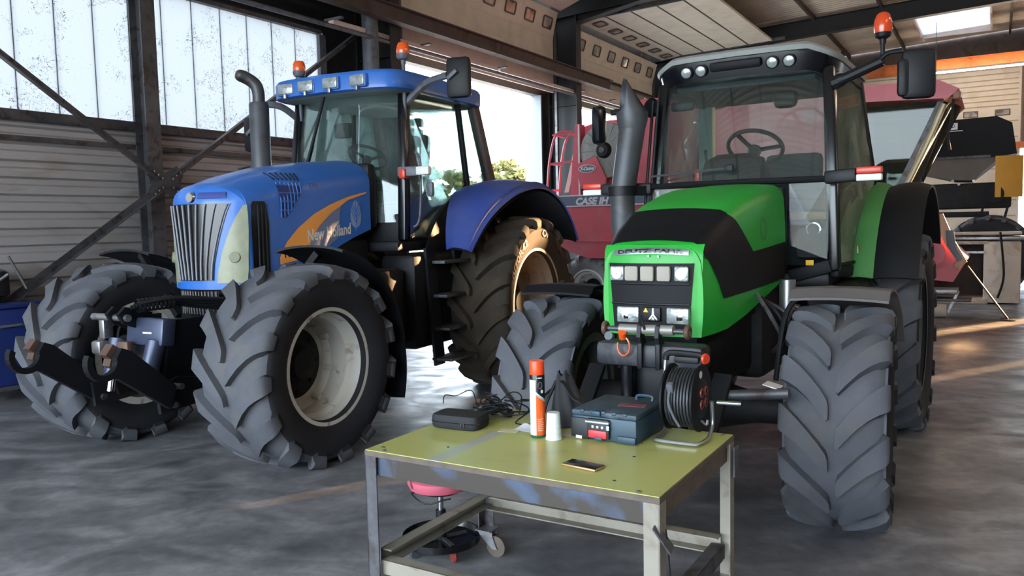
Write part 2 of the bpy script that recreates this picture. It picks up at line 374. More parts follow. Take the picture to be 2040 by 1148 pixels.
for sx, sz in ((1, 1), (-1, 1), (1, -1), (-1, -1)):
    for k in (.08, .14, .20):
        c = Vector((g[0]+sx*k*.93, g[1]+.02, g[2]+sz*k*.7)); MB(W).cyl(c-Vector((0, .02, 0)), c+Vector((0, .02, 0)), .013, n=6).ob('bolt', M_CHROME, t1, smooth=False)
for i, sp in enumerate((10.62, 17.45, 23.9)):
    tr = empty('trim_%d' % (i+2), kind='structure')
    m = MB(W); ibeam(m, (sp, .42, 0), (sp, .42, 6.6), (0, 1, 0), .75, .26); m.ob('column', M_DARKST, tr, smooth=False)
    m = MB(W)
    m.prism([(.05, 6.4), (.8, 6.4), (2.4, 6.66), (2.4, 7.0), (.05, 7.0)], (sp-.007, 0, 0), (0, 1, 0), (0, 0, 1), .014)
    m.bar((sp, .8, 6.4), (sp, 2.4, 6.66), .24, .02, up=(0, 0, 1)); m.ob('haunch', M_DARKST, tr, smooth=False)
    m = MB(W); ibeam(m, (sp, .1, 6.78), (sp, 10.5, 7.2), (0, 0, 1), .46, .24); m.ob('rafter', M_DARKST, tr, smooth=False)
    m = MB(W); ibeam(m, (sp, 10.5, 7.2), (sp, DMAX-.3, 6.78), (0, 0, 1), .46, .24); m.ob('rafter', M_DARKST, tr, smooth=False)
    for zz in (5.35, 4.5):
        MB(W).box((sp, .42, zz), (.22, .7, .012)).ob('stiffener', M_DARKST, tr, smooth=False)
t5 = empty('trim_5', kind='structure', label='sliding track beam and pale conduit above the big doors')
m = MB(W); ibeam(m, (4, .95, 5.12), (18.9, .95, 5.12), (0, 0, 1), .26, .18); m.ob('track_beam', M_RUST, t5, smooth=False)
m = MB(W); ibeam(m, (4, .55, 5.35), (24, .55, 5.35), (0, 0, 1), .1, .1); m.ob('beam', M_RUST, t5, smooth=False)
for a, b in ((9.3, 14.0), (14.1, 17.6), (17.7, 21.5)): MB(W).box(((a+b)/2, .62, 4.83), (b-a, .11, .07), bev=.01).ob('channel', M_PALE, t5, smooth=False)
MB(W).tube([(7, .75, 4.72), (21, .75, 4.72)], .035, 10).ob('conduit', M_GREYP, t5)
for q in (9.3, 11.5, 14.05, 17.65, 19.5, 21.4): MB(W).box((q, .68, 4.86), (.06, .34, .03)).ob('bracket', M_GREYP, t5, smooth=False)
MB(W).tube([(10.15, .66, 0), (10.15, .66, 6.9)], .13, 20).ob('downpipe', M_GREYP, t5)
# sectional doors
M_DWIN = glass('door window', (.6, .58, .54), .10, .05, haze=.5, hazecol=(.62, .60, .56)); M_DFRAME = mat('door window frame', '4a3f37', .6)
def door(name, s0, s1, secs, wins, label, dirs):
    dr = empty(name, kind='structure', label=label)
    nw = int((s1-s0)/.82)
    for k, ((d0, z0), (d1, z1)) in enumerate(secs):
        a = Vector((0, d1-d0, z1-z0)); L = a.length; a.normalize(); nrm = Vector((1, 0, 0)).cross(a)*-1
        if nrm.y < 0 or (abs(nrm.y) < .2 and nrm.z > 0): nrm = -nrm
        c = Vector(((s0+s1)/2, (d0+d1)/2, (z0+z1)/2)); Rm = Matrix(((1, 0, 0), tuple(a), tuple(Vector((1, 0, 0)).cross(a)))).transposed()
        sec = MB(W).box(c, (s1-s0, L-.02, .045), Rm, bev=.008).ob('door_section', M_CREAM, dr, smooth=False)
        MB(W).bar(Vector((s0, (d0*.0+d1), z1))-a*.01, Vector((s1, d1, z1))-a*.01, .03, .06, up=nrm).ob('seam', M_RUST if k in dirs else M_CREAM, sec, smooth=False)
        if k in wins:
            for i in range(nw):
                cs = s0+(i+.5)*(s1-s0)/nw; o = Vector((cs, (d0+d1)/2, (z0+z1)/2))+nrm*.03
                x, y = Vector((1, 0, 0)), a
                ro = [(sx*(.2-r_*.0), sy*.125) for sx, sy, r_ in ((-1, -1, 0), (1, -1, 0), (1, 1, 0), (-1, 1, 0))]
                def rr(hx, hy, r):
                    out = []
                    for cx, cy, a0 in ((hx-r, hy-r, 0), (-hx+r, hy-r, 90), (-hx+r, -hy+r, 180), (hx-r, -hy+r, 270)):
                        out += [(cx+r*cos(radians(a0+t)), cy+r*sin(radians(a0+t))) for t in (0, 30, 60, 90)]
                    return out
                A, Bp = rr(.21, .14, .05), rr(.18, .11, .04); mm = MB(W)
                V = [o+x*p+y*q for p, q in A]+[o+x*p+y*q+nrm*.02 for p, q in A]+[o+x*p+y*q+nrm*.02 for p, q in Bp]+[o+x*p+y*q for p, q in Bp]; n = len(A)
                mm.add(V, [(r_*n+j, r_*n+(j+1) % n, (r_+1)*n+(j+1) % n, (r_+1)*n+j) for r_ in range(3) for j in range(n)]); mm.ob('window_frame', M_DFRAME, sec, smooth=False)
                MB(W).prism(Bp, o+nrm*.004, x, y, .006).ob('window_pane', M_DWIN, sec, smooth=False)
    return dr
door('door_1', 11.35, 17.1, [((.28, 4.78), (.28, 5.42)), ((.28, 5.42), (.28, 6.05)), ((.28, 6.05), (.42, 6.62)), ((.5, 6.66), (1.05, 6.85)), ((1.05, 6.85), (1.65, 6.88)), ((1.65, 6.88), (2.25, 6.9))], (2,), 'raised cream sectional door above the open doorway', ())
door('door_2', 17.95, 23.5, [((.28, 4.78), (.28, 5.30)), ((.28, 5.30), (.28, 5.85)), ((.28, 5.85), (.45, 6.42)), ((.60, 6.54), (1.25, 6.62)), ((1.25, 6.62), (1.9, 6.64)), ((1.9, 6.64), (2.55, 6.66)), ((2.55, 6.66), (3.2, 6.68)), ((3.2, 6.68), (3.85, 6.7))], (2, 3), 'cream sectional door lifted under the roof beside the dark column', (3, 4, 5, 6))
t6 = empty('trim_6', kind='structure')
for sx in (11.3, 17.15, 17.9, 23.55): MB(W).bar((sx, .34, 0), (sx, .34, 6.2), .06, .08).ob('door_track', M_STEELD, t6, smooth=False)
for sx in (17.9, 23.55): MB(W).bar((sx, .6, 6.58), (sx, 4.2, 6.72), .06, .08).ob('door_track', M_STEELD, t6, smooth=False)
# end wall with the far door
we = empty('wall_back', kind='structure')
for d0, d1, z0, z1 in ((0, 4.6, 0, 7.7), (10.9, 18.5, 0, 7.7), (18.97, DMAX, 0, 7.7), (18.5, 18.97, 5.2, 7.7), (9.95, 10.9, 3.75, 7.7), (4.6, 9.95, 6.55, 7.7)):  # narrow unseen gap added to let the sunbeam reach the rear wheel
    MB(W).box((S1+.1, (d0+d1)/2, (z0+z1)/2), (.12, d1-d0, z1-z0)).ob('cladding', M_RUST, we)
d3 = empty('door_3', kind='structure', label='cream far door half raised behind the black machine')
for k in range(-9, 4):
    z0 = 4.62+k*.5
    sec = MB(W).box((S1-.05, 7.28, z0+.25), (.06, 5.34, .5), bev=.004).ob('door_section', M_CREAM, d3, smooth=False)
    for g_ in (.0, .16, .32) if k > 0 else (0,): MB(W).box((S1-.085, 7.28, z0+g_+.02), (.02, 5.2, .03))  .ob('rib', mat('darker cream rib', 'a08c70', .6), sec, smooth=False)
    if k == 0:
        for j in range(6):
            MB(W).box((S1-.09, 5.05+j*.88, z0+.3), (.03, .42, .2), bev=.01).ob('window_frame', M_DFRAME, sec, smooth=False)
            MB(W).box((S1-.108, 5.05+j*.88, z0+.3), (.006, .36, .15)).ob('window_pane', M_DWIN, sec, smooth=False)
MB(W).box((S1-.15, 10.5, 3.85), (.2, 1.5, .2)).ob('orange_lintel', mat('orange crane paint', 'b8622a', .5, var=.1, dirt='8a4a26'), we)
# near end: a wide open bay behind the camera; far side wall closed
wn = empty('wall_front', kind='structure')
for d0, d1, z0, z1 in ((0, .3, 0, 7.2), (11.5, DMAX, 0, 7.6), (.3, 11.5, 5.4, 7.6)):
    MB(W).box((S0-.1, (d0+d1)/2, (z0+z1)/2), (.12, d1-d0, z1-z0)).ob('cladding', M_SHEET, wn)
wr = empty('wall_right', kind='structure')
for a, b, z0, z1 in ((S0, S1, 0, 7.4),):
    MB(W).box(((a+b)/2, DMAX+.1, (z0+z1)/2), (b-a, .12, z1-z0)).ob('cladding', M_SHEET, wr)
# roof
def zr(d): return 7.06+.045*(d if d < 10.5 else 21-d)
ce = empty('ceiling', kind='structure')
SKY = (24.6, 29.2, 7.2, 9.1)
def roofstrip(s0, s1, d0, d1, m):
    mb = MB(W); n = int((s1-s0)/.2); k = 0; prof = []
    for i in range(n):
        a = s0+i*.2; prof += [(a, 0), (a+.05, 0), (a+.075, .04), (a+.15, .04)]
    prof.append((s1, 0)); nd = 2; vs = []; fs = []; kk = len(prof)
    for j in range(nd+1):
        d = lerp(d0, d1, j/nd); vs += [(a, d, zr(d)+h) for a, h in prof]
    for j in range(nd):
        for i in range(kk-1): fs.append((j*kk+i, j*kk+i+1, (j+1)*kk+i+1, (j+1)*kk+i))
    mb.add(vs, fs); mb.ob('roof_sheet', m, ce, smooth=False)
roofstrip(S0, S1, 0, SKY[2], M_ROOF); roofstrip(S0, SKY[0], SKY[2], SKY[3], M_ROOF); roofstrip(SKY[1], S1, SKY[2], SKY[3], M_ROOF)
roofstrip(S0, S1, SKY[3], 10.5, M_ROOF); roofstrip(S0, S1, 10.5, DMAX+.2, M_ROOF)
MB(W).grid(lambda a, b: (lerp(SKY[0], SKY[1], a), lerp(SKY[2], SKY[3], b), zr(lerp(SKY[2], SKY[3], b))+.03), 2, 2).ob('skylight', M_WHITETR, ce, smooth=False)
for dd in (SKY[2], SKY[3]): MB(W).box(((SKY[0]+SKY[1])/2, dd, zr(dd)+.02), (SKY[1]-SKY[0]+.1, .05, .2)).ob('skylight_curb', M_PALE, ce, smooth=False)
for ss in (SKY[0], SKY[1]): MB(W).box((ss, (SKY[2]+SKY[3])/2, zr(8.1)+.02), (.05, SKY[3]-SKY[2], .28)).ob('skylight_curb', M_PALE, ce, smooth=False)
for dd in (1.5, 3.2, 4.9, 6.6, 9.6, 11.5, 14):
    MB(W).bar((S0, dd, zr(dd)-.07), (S1, dd, zr(dd)-.07), .06, .13, up=(0, 0, 1)).ob('purlin', M_RUST, ce, smooth=False)
# crane girder and strip lamp
M_CRANE = mat('orange crane paint', 'b8622a', .5, var=.1, dirt='8a4a26')
cg = empty('crane_girder', W((28.2, 4.4, 0)), -WA); tag(cg, 'orange painted crane girder spanning under the roof at the far end', 'crane girder')
XL = lambda p: Vector((-(p[0]-28.2)*0+ (p[1]-4.4), (p[0]-28.2), p[2]))
m = MB(XL); ibeam(m, (28.2, 4.4, 6.24), (28.2, DMAX-.4, 6.24), (0, 0, 1), .34, .22); m.ob('girder', M_CRANE, cg, smooth=False)
for q in (6.2, 8.6, 11, 13.4): MB(XL).box((28.18, q, 6.24), (.2, .015, .3)).ob('stiffener', M_CRANE, cg, smooth=False)
for q in (5, 12, 19): MB(XL).box((28.2, q, 6.72), (.08, .1, .63)).ob('hanger', M_DARKST, cg, smooth=False)
M_TUBEL = emit('lit tube', (1, .80, .62), 60)
for (ss, dd), lb, gp_ in (((27.6, 8.9), 'long lit fluorescent strip lamp hung below the orange girder', None), ((21.0, 13.4), 'unseen strip lamp added to warm the right side of the hall', 1), ((14.5, 13.4), 'unseen strip lamp added to warm the right side of the hall', 1), ((8.0, 13.4), 'unseen strip lamp added to warm the right side of the hall', 1), ((2.0, 13.4), 'unseen strip lamp added to warm the right side of the hall', 1)):  # the grouped lamps are unseen, added to warm the right side
    lt = empty('strip_lamp', W((ss, dd, 5.95)), -WA+(0 if gp_ is None else pi/2)); tag(lt, lb, 'lamp', 'unseen added strip lamps' if gp_ else None)
    MB().box((0, 0, .04), (3.4, .05, .05), bev=.01).ob('lamp_housing', M_WHITEP, lt)
    MB().tube([(-1.65, 0, -.01), (1.65, 0, -.01)], .022, 10).ob('lamp_tube', M_TUBEL, lt)
    for q in (-1.2, 1.2): MB().cyl((q, 0, .07), (q, 0, zr(dd)-5.98), .008, n=6).ob('hanger', M_STEELD, lt)
# outside: trees beyond the yard
M_LEAF = [mat('leaf %d' % i, c, .8, var=.25, vscale=6) for i, c in enumerate(('5a5a2e', '686030', '4c5428'))]; M_BARK = mat('bark', '6a5c4c', .9)
for i in range(13):
    ps = 58+(i % 3)*5; x = -17+i*2.9+random.uniform(-.6, .6); h = random.uniform(6.0, 7.2)+(i % 3)*.3
    base = Vector((x, ps+4, -.22)); t = empty('tree', base)
    tag(t, 'sunlit bushy tree of the row beyond the yard', 'tree', 'trees beyond the open door')
    MB().cyl((0, 0, 0), (.1, 0, h*.6), .16, .06, n=8).ob('trunk', M_BARK, t)
    mb = MB(); rnd = random.Random(i)
    cl = [(rnd.gauss(0, 1.1), rnd.gauss(0, .9), h*rnd.uniform(.35, .95)) for _ in range(16)]
    for _ in range(1500):
        c = rnd.choice(cl); d = Vector((rnd.gauss(0, 1), rnd.gauss(0, 1), rnd.gauss(0, 1))).normalized()*rnd.uniform(.3, .75)
        p = Vector(c)+Vector((d.x*1.1, d.y*1.1, d.z*.75)); a = Vector((rnd.gauss(0, 1), rnd.gauss(0, 1), rnd.gauss(0, 1))).normalized(); b = a.orthogonal().normalized(); k = rnd.uniform(.2, .38)
        mb.add([p-a*k, p+b*k*.6, p+a*k, p-b*k*.6], [(0, 1, 2, 3)])
    mb.ob('crown', M_LEAF[i % 3], t, smooth=False, kind='stuff')
# ================================================================== wheels (axis along local y, forward = +x)
def tyre_mb(R, Wd, rim, N, run, lh=.05, lw=.045, flat=.955, seg=84):
    mb = MB(); h = Wd/2; rb = R-lh
    prof = [(rim-.012, -h*.72), (rim+.02, -h*.84), (lerp(rim, R, .35), -h*.985), (lerp(rim, R, .62), -h*1.0), (rb-.05, -h*.95), (rb-.012, -h*.82), (rb, -h*.55), (rb+.006, 0)]
    prof = prof+[(r, -y) for r, y in reversed(prof[:-1])]
    mb.lathe(prof, axis=(0, 1, 0), n=seg)
    def P(r, y, ph): return Vector((r*cos(ph), y, r*sin(ph)))
    for sg in (1, -1):
        for k in range(N):
            p0 = 2*pi*(k+(.5 if sg < 0 else 0))/N; rings = []
            st = [(.02, R-.006, .55), (.06, R, .95), (.2, R, 1.0), (.42, R-.002, 1.02), (.64, R-.006, 1.08), (.82, R-.014, 1.18), (.95, R-.026, 1.26), (1.015, R-.055, 1.2), (1.02, R-.115, .95)]
            for t, rt, wk in st:
                tt = max(0, t); ph = p0+run/R*(1.45*tt-.45*tt*tt) - (.02 if t < 0 else 0); y = sg*(h*t+.012)
                a = lw*wk/R; base = rb-.03 if t < .9 else rt-.06; b = a*1.16
                yb = y if t < .9 else sg*h*.93
                rings.append([P(base, yb, ph-b), P(rt, y, ph-a), P(rt, y, ph+a), P(base, yb, ph+b)])
            mb.loft(rings)
    lim = -R*flat
    for v in mb.v:
        if v.z < lim:
            over = lim-v.z; v.z = lim; v.y *= 1+.5*over
    return mb
def rim_mb(r, Wd, out=1, dish=.10, disc_r=.16, waves=0, n=64):
    h = Wd/2*.86; o = out; p = [(r+.0, o*h*.99), (r+.028, o*h), (r+.03, o*(h-.02)), (r+.006, o*(h-.035)), (r-.008, o*(h-.06)), (r-.02, o*(h*.55)), (r-.05, o*(h*.45)), (r-.058, o*(h*.15)), (r-.055, o*(-h*.1)), (r-.07, o*(-h*.18)), (r-.085, o*(-dish)), (disc_r, o*(-dish-.02))]
    mb = MB(); mb.lathe(p, axis=(0, 1, 0), n=n)
    mb.lathe([(r-.03, -o*h*.99), (r+.028, -o*h), (r+.0, -o*(h-.04)), (r-.05, -o*h*.5), (r-.055, o*(-h*.1))], axis=(0, 1, 0), n=n)
    return mb
def hub_mb(r, y0, y1, nb=8, out=1):
    mb = MB(); mb.lathe([(0, out*y1), (r*.42, out*y1), (r*.48, out*(y1-.03)), (r*.55, out*lerp(y0, y1, .45)), (r, out*lerp(y0, y1, .3)), (r*1.02, out*y0), (0, out*y0)], axis=(0, 1, 0), n=32)
    for k in range(nb):
        a = 2*pi*k/nb; c = Vector((cos(a)*r*.8, 0, sin(a)*r*.8)); mb.cyl(c+Vector((0, out*lerp(y0, y1, .3), 0)), c+Vector((0, out*lerp(y0, y1, .3)+out*.03, 0)), .016, n=6)
    return mb
_TY = {}
def wheel(par, name, loc, spec, side, steer=0, mr=None, mt=None, hubm=None, letters=None):
    R, Wd, rim, N, run = spec['R'], spec['W'], spec['rim'], spec['N'], spec['run']
    e = empty(name, (loc[0], loc[1], R*.955), radians(steer), par)
    key = (R, Wd, mt.name)
    if key not in _TY: _TY[key] = tyre_mb(R, Wd, rim, N, run, spec.get('lh', .05), spec.get('lw', .045)).mesh('tyre', mt, True, 40)
    me = _TY[key]
    if len(me.materials) == 1:
        me.materials.append(M_RUBDS if mt == M_RUBD else (M_RUBS if mt == M_RUB else mt))
        for p in me.polygons:
            c = p.center; p.material_index = 1 if (sqrt(c.x*c.x+c.z*c.z) < R*.955-.075 and abs(c.y) > Wd*.38) else 0
    t = bpy.data.objects.new('tyre', _TY[key]); COL.objects.link(t); t.parent = e
    rim_mb(rim, Wd, side, spec.get('dish', .1), spec.get('disc', .16)).ob('rim', mr, e, ang=25)
    hub_mb(spec.get('disc', .16)+.03, -spec.get('dish', .1)-.03, spec.get('hub', .06), 8, side).ob('hub', hubm or M_CHASSIS, e)
    nl = spec.get('clamps', 8)
    for k in range(nl):
        a = 2*pi*(k+.3)/nl; rr = rim-.075; c = Vector((cos(a)*rr, side*(-Wd*.43*.1), sin(a)*rr))
        MB().box((0, 0, 0), (.035, .07, .05), Matrix.Rotation(-a, 3, 'Y'), .004).ob('rim_clamp', mr, e).location = c
    return e

# ================================================================== blue tractor
BA = radians(27); BO = Vector((-2.45, 6.309, 0))
bt = empty('tractor', BO, atan2(-cos(BA), -sin(BA)))
tag(bt, 'blue tractor with orange side stripe and front hook arms before the open doorway', 'tractor')
ZT = [(-1.75, 2.36), (-1.2, 2.31), (-.65, 2.235), (-.3, 2.15), (-.12, 2.09), (0, 2.04), (.06, 1.99)]
ZB = [(-1.75, 1.70), (-1.56, 1.68), (-1.2, 1.56), (-.9, 1.42), (-.45, 1.26), (.1, 1.24)]
def bhw(u): return interp([(-1.75, .46), (-1.0, .445), (-.3, .42), (0.1, .40)], u)
def bside(u, z):
    zt, hw = interp(ZT, u), bhw(u); r = .24; zs = zt-r
    if z <= zs: return hw-.02*max(0, (zs-z))**1.2*.4
    return hw*(max(0, 1-((z-zs)/r)**2.4))**(1/2.4)
def bsec(u, hw_k=1):
    zt, zb, hw = interp(ZT, u), interp(ZB, u), bhw(u)*hw_k; r = .24; zs = zt-r; P = []
    for z in [zb, lerp(zb, zs, .33), lerp(zb, zs, .66), zs]: P.append((u, bside(u, z)*hw_k, z))
    for k in range(1, 9):
        t = k/9*pi/2; P.append((u, hw*cos(t)**(2/2.4), zs+r*sin(t)**(2/2.4)))
    P.append((u, 0, zt)); L = P+[(a, -b, c) for a, b, c in reversed(P[:-1])]
    return [Vector(p) for p in L]
us = [-1.62, -1.4, -1.2, -1.0, -.8, -.65, -.5, -.4, -.3, -.2, -.12]
MB().loft([bsec(u) for u in us], closed=True).ob('hood', M_BLUE, bt, ang=50)
def bnose(v, z, off=0):
    k = min(1, abs(v)/.42); u = .055-.20*k**2.3
    if z > 1.93: u -= .10*((z-1.93)/.11)**2*.6
    u -= .03*max(0, 1.5-z)
    return Vector((u+off*(1-.55*k), v+(off*.8*(1 if v > 0 else -1)*k*k), z))
def bnoserow(v):  # top edge follows the bonnet section
    zt = 2.04; r = .24; hw = .415; k = min(1, abs(v)/hw); return zt-r+r*(max(0, 1-k**2.4))**(1/2.4)
def nosefn(a, b):
    v = lerp(-.415, .415, a); z = lerp(1.25, min(2.035, bnoserow(v)+.02), b); return bnose(v, z)
MB().grid(nosefn, 28, 14, .02).ob('nose', M_BLUE, bt, ang=50)
# strip joining nose edge to bonnet top
def capfn(a, b):
    v = lerp(-.415, .415, a); p = bnose(v, min(2.035, bnoserow(v)+.02)); u2 = -.125; zt = interp(ZT, u2); hw = bhw(u2); k = min(1, abs(v)/.415)
    q = Vector((u2, v/.415*hw, zt-.24+.24*(max(0, 1-k**2.4))**(1/2.4))); r = p.lerp(q, b); r.z += .012*sin(pi*b)*(1-k); return r
MB().grid(capfn, 28, 6).ob('nose_top', M_BLUE, bt, ang=60)
def cheek(a, b, sg):
    z = lerp(1.25, 1.82, a); p = bnose(sg*.415, z); q = Vector((-.125, sg*bside(-.125, z), z)); return p.lerp(q, b)
for sg in (1, -1): MB().grid(lambda a, b: cheek(a, b, sg), 6, 3).ob('cheek', M_BLUE, bt, ang=60)
def patch(rows, n, surf, off, t=.006):
    m = len(rows)-1
    def fn(a, b):
        k = min(int(a*m), m-1); f = a*m-k; z = lerp(rows[k][0], rows[k+1][0], f); l = lerp(rows[k][1], rows[k+1][1], f); r = lerp(rows[k][2], rows[k+1][2], f); return surf(lerp(l, r, b), z, off)
    mb = MB(); mb.grid(fn, m*3, n, t); return mb
M_SLAT = mat('grille slat grey', '83868c', .4, .3, var=.1)
gr = patch([(1.32, -.175, .175), (1.45, -.19, .19), (1.65, -.235, .235), (1.85, -.29, .29), (1.915, -.315, .315)], 12, bnose, .006).ob('grille', M_BLACKG, bt)
for i in range(9):
    f = (i-4)/4; pts = [bnose(f*interp([(1.32, .165), (1.45, .18), (1.65, .222), (1.85, .275), (1.915, .30)], z), z, .022) for z in [1.325+.0585*k for k in range(11)]]
    mb = MB(); rings = []
    for k, p in enumerate(pts): rings.append([p+Vector((-.012, -.005, 0)), p+Vector((.004, -.0075, 0)), p+Vector((.004, .0075, 0)), p+Vector((-.012, .005, 0))])
    mb.loft(rings); mb.ob('grille_slat', M_SLAT, gr)
lg = patch([(1.05, -.20, .20), (1.235, -.20, .20)], 8, bnose, -.012).ob('lower_grille', M_BLACKG, bt)
for i in range(13):
    v = (i-6)*.031; MB().bar(bnose(v, 1.055, .0), bnose(v, 1.235, .0), .011, .012, up=(1, 0, 0)).ob('grille_slat', M_STEEL, lg, smooth=False)
for sg in (1, -1):
    hl = patch([(1.30, sg*.205, sg*.385), (1.40, sg*.22, sg*.395), (1.55, sg*.255, sg*.40), (1.70, sg*.30, sg*.405), (1.82, sg*.345, sg*.405), (1.90, sg*.385, sg*.402)], 8, bnose, .012, .01).ob('headlight', M_LENSY, bt)
    for zz, vv, r in ((1.50, .325, .05),):
        p = bnose(sg*vv, zz, .018); q = Vector((.75, sg*.5, .1)).normalized(); MB().cyl(p-q*.01, p+q*.012, r, r*.8, n=20).ob('bulb_reflector', mat('dull reflector', '787c66', .6, 0, var=.15), hl)
    # black side vent with ribs
    def bs(u, z, off): return Vector((u, sg*(bside(u, z)+off), z))
    vent = patch([(1.33, -.33, -.165), (1.5, -.33, -.16), (1.75, -.33, -.155), (1.90, -.31, -.16), (1.93, -.29, -.18)], 6, bs, .006).ob('side_vent', M_BLACKG, bt)
    for uu in (-.30, -.26, -.22): MB().tube([bs(uu, z, .008) for z in (1.34, 1.5, 1.7, 1.9)], .007, 6).ob('vent_rib', M_BLACK, vent)
    # blue louvre grid
    sgp = patch([(1.80, -.53, -.47), (1.92, -.64, -.46), (2.0, -.70, -.455), (2.08, -.73, -.455)], 8, bs, .004).ob('side_louvre', mat('dark blue recess', '152c66', .5), bt)
    for k in range(7):
        u = -.47-.038*k; z0 = interp([(-.73, 2.05), (-.64, 1.92), (-.53, 1.81), (-.46, 1.80)], u)
        MB().tube([bs(u, z0, .008), bs(u, (z0+2.08)/2, .008), bs(u, 2.085, .008)], .006, 6).ob('louvre_bar', M_BLUE, sgp)
    for z in (1.86, 1.93, 2.0, 2.07):
        ue = interp([(1.80, -.53), (1.92, -.64), (2.0, -.70), (2.08, -.73)], z); MB().tube([bs(-.46, z, .008), bs(ue, z, .008)], .006, 6).ob('louvre_bar', M_BLUE, sgp)
    for k in range(7):
        u = -.48-.038*k; MB().tube([bs(u, 2.11, .006), bs(u-.008, 2.17, .006)], .006, 6).ob('louvre_bar', M_BLACKG, sgp)
# hood decals on both sides
for sg in (1, -1):
    def bd(u, z, off=.004): return Vector((u, sg*(bside(u, z)+off), z))
    zhi = [(-1.56, 2.035), (-1.3, 1.985), (-1.05, 1.91), (-.85, 1.83), (-.65, 1.71), (-.52, 1.60), (-.44, 1.48)]
    zlo = [(-1.56, 2.02), (-1.3, 1.955), (-1.05, 1.83), (-.9, 1.72), (-.8, 1.60), (-.72, 1.46), (-.44, 1.42)]
    MB().grid(lambda a, b: bd(lerp(-1.56, -.44, a), lerp(interp(zlo, lerp(-1.56, -.44, a)), interp(zhi, lerp(-1.56, -.44, a)), b), .004), 40, 3, .002).ob('stripe', M_ORANGE, bt)
    z2l = [(-1.2, 1.905), (-1.15, 1.62), (-.95, 1.52), (-.7, 1.45)]
    MB().grid(lambda a, b: bd(lerp(-1.2, -.72, a), lerp(max(interp(ZB, lerp(-1.2, -.72, a))+.03, interp(z2l, lerp(-1.2, -.72, a))), interp(zlo, lerp(-1.2, -.72, a))-.004, b), .004), 24, 3, .002).ob('silver_flash', mat('grey blue decal', '6f7c9c', .4, var=.1), bt)
    if sg > 0:
        text('lettering', 'New Holland', .135, lambda x, y: bd(-.76-x, 1.60+y+.10*x, .008), M_WHITEP, bt, width=.56, bold=.004, label='white New Holland lettering')
        text('lettering', 'T8020', .09, lambda x, y: bd(-.47-x, 1.475+y+.05*x, .008), M_BLACKG, bt, width=.22, bold=.003, label='black T8020 lettering')
        text('lettering', 'TM', .06, lambda x, y: bd(-.80-x, 2.05+y, .005), M_RUST, bt, width=.10)
    # leaf emblem
    N_ = 24
    MB().add([bd(-1.40+.075*cos(2*pi*k/N_)*(1-.25*sin(2*pi*k/N_)), 1.83+.125*sin(2*pi*k/N_), .005) for k in range(N_)], [tuple(range(N_))]).ob('leaf_emblem', mat('pale blue decal', '8c9ab4', .4), bt, smooth=False)
    for k in range(4):
        for s2 in ((1, -1) if k else (1,)):
            p_, q_ = ((0, -.15), (0, .12)) if k == 0 else ((0, -.13+.05*k), (s2*.062, -.02+.045*k))
            MB().tube([bd(-1.40+p_[0], 1.83+p_[1], .006), bd(-1.40+q_[0], 1.83+q_[1], .006)], .004, 5).ob('leaf_vein', M_BLUE, bt)
eb = MB(); p = bnose(.0, 1.965, .012); eb.cyl(p-Vector((.01, 0, 0)), p+Vector((.008, 0, 0)), .045, .036, n=24).ob('badge', M_CHROME, bt)
patch([(1.955, .07, .29), (2.0, .07, .275)], 6, bnose, .005).ob('nose_plate', M_BLUED, bt)
MB().box((-.42, .1, 2.215), (.1, .05, .012), Matrix.Rotation(radians(13), 3, 'Y'), .004).ob('hood_latch', M_BLACK, bt)
MB().box((-1.69, 0, 2.0), (.14, .90, .62), bev=.05).ob('hood_seal', M_BLACK, bt)
# chassis
mb = MB(); mb.box((-1.0, 0, 1.02), (1.9, .62, .62), bev=.04); mb.box((-.1, 0, .82), (.9, .5, .4), bev=.04); mb.box((-2.6, 0, 1.0), (1.9, .7, .7), bev=.05); mb.box((-1.2, 0, 1.4), (1.0, .76, .4), bev=.05); mb.ob('chassis', M_CHASSIS, bt)
mb = MB(); mb.lathe([(.10, -.78), (.11, -.5), (.16, -.25), (.17, 0), (.16, .25), (.11, .5), (.10, .78)], (0, 0, .71), (0, 1, 0), 20, True); mb.ob('front_axle', M_CHASSIS, bt)
mb = MB(); mb.lathe([(.13, -1.2), (.15, -.6), (.24, -.35), (.24, .35), (.15, .6), (.13, 1.2)], (-3.15, 0, .875), (0, 1, 0), 24, True); mb.ob('rear_axle', M_CHASSIS, bt)
FS = dict(R=.746, W=.64, rim=.40, N=15, run=.30, lh=.055, lw=.056, dish=.09, disc=.235, hub=.03)
RS = dict(R=.915, W=.70, rim=.55, N=17, run=.34, lh=.075, lw=.05, dish=.06, disc=.24, hub=.10)
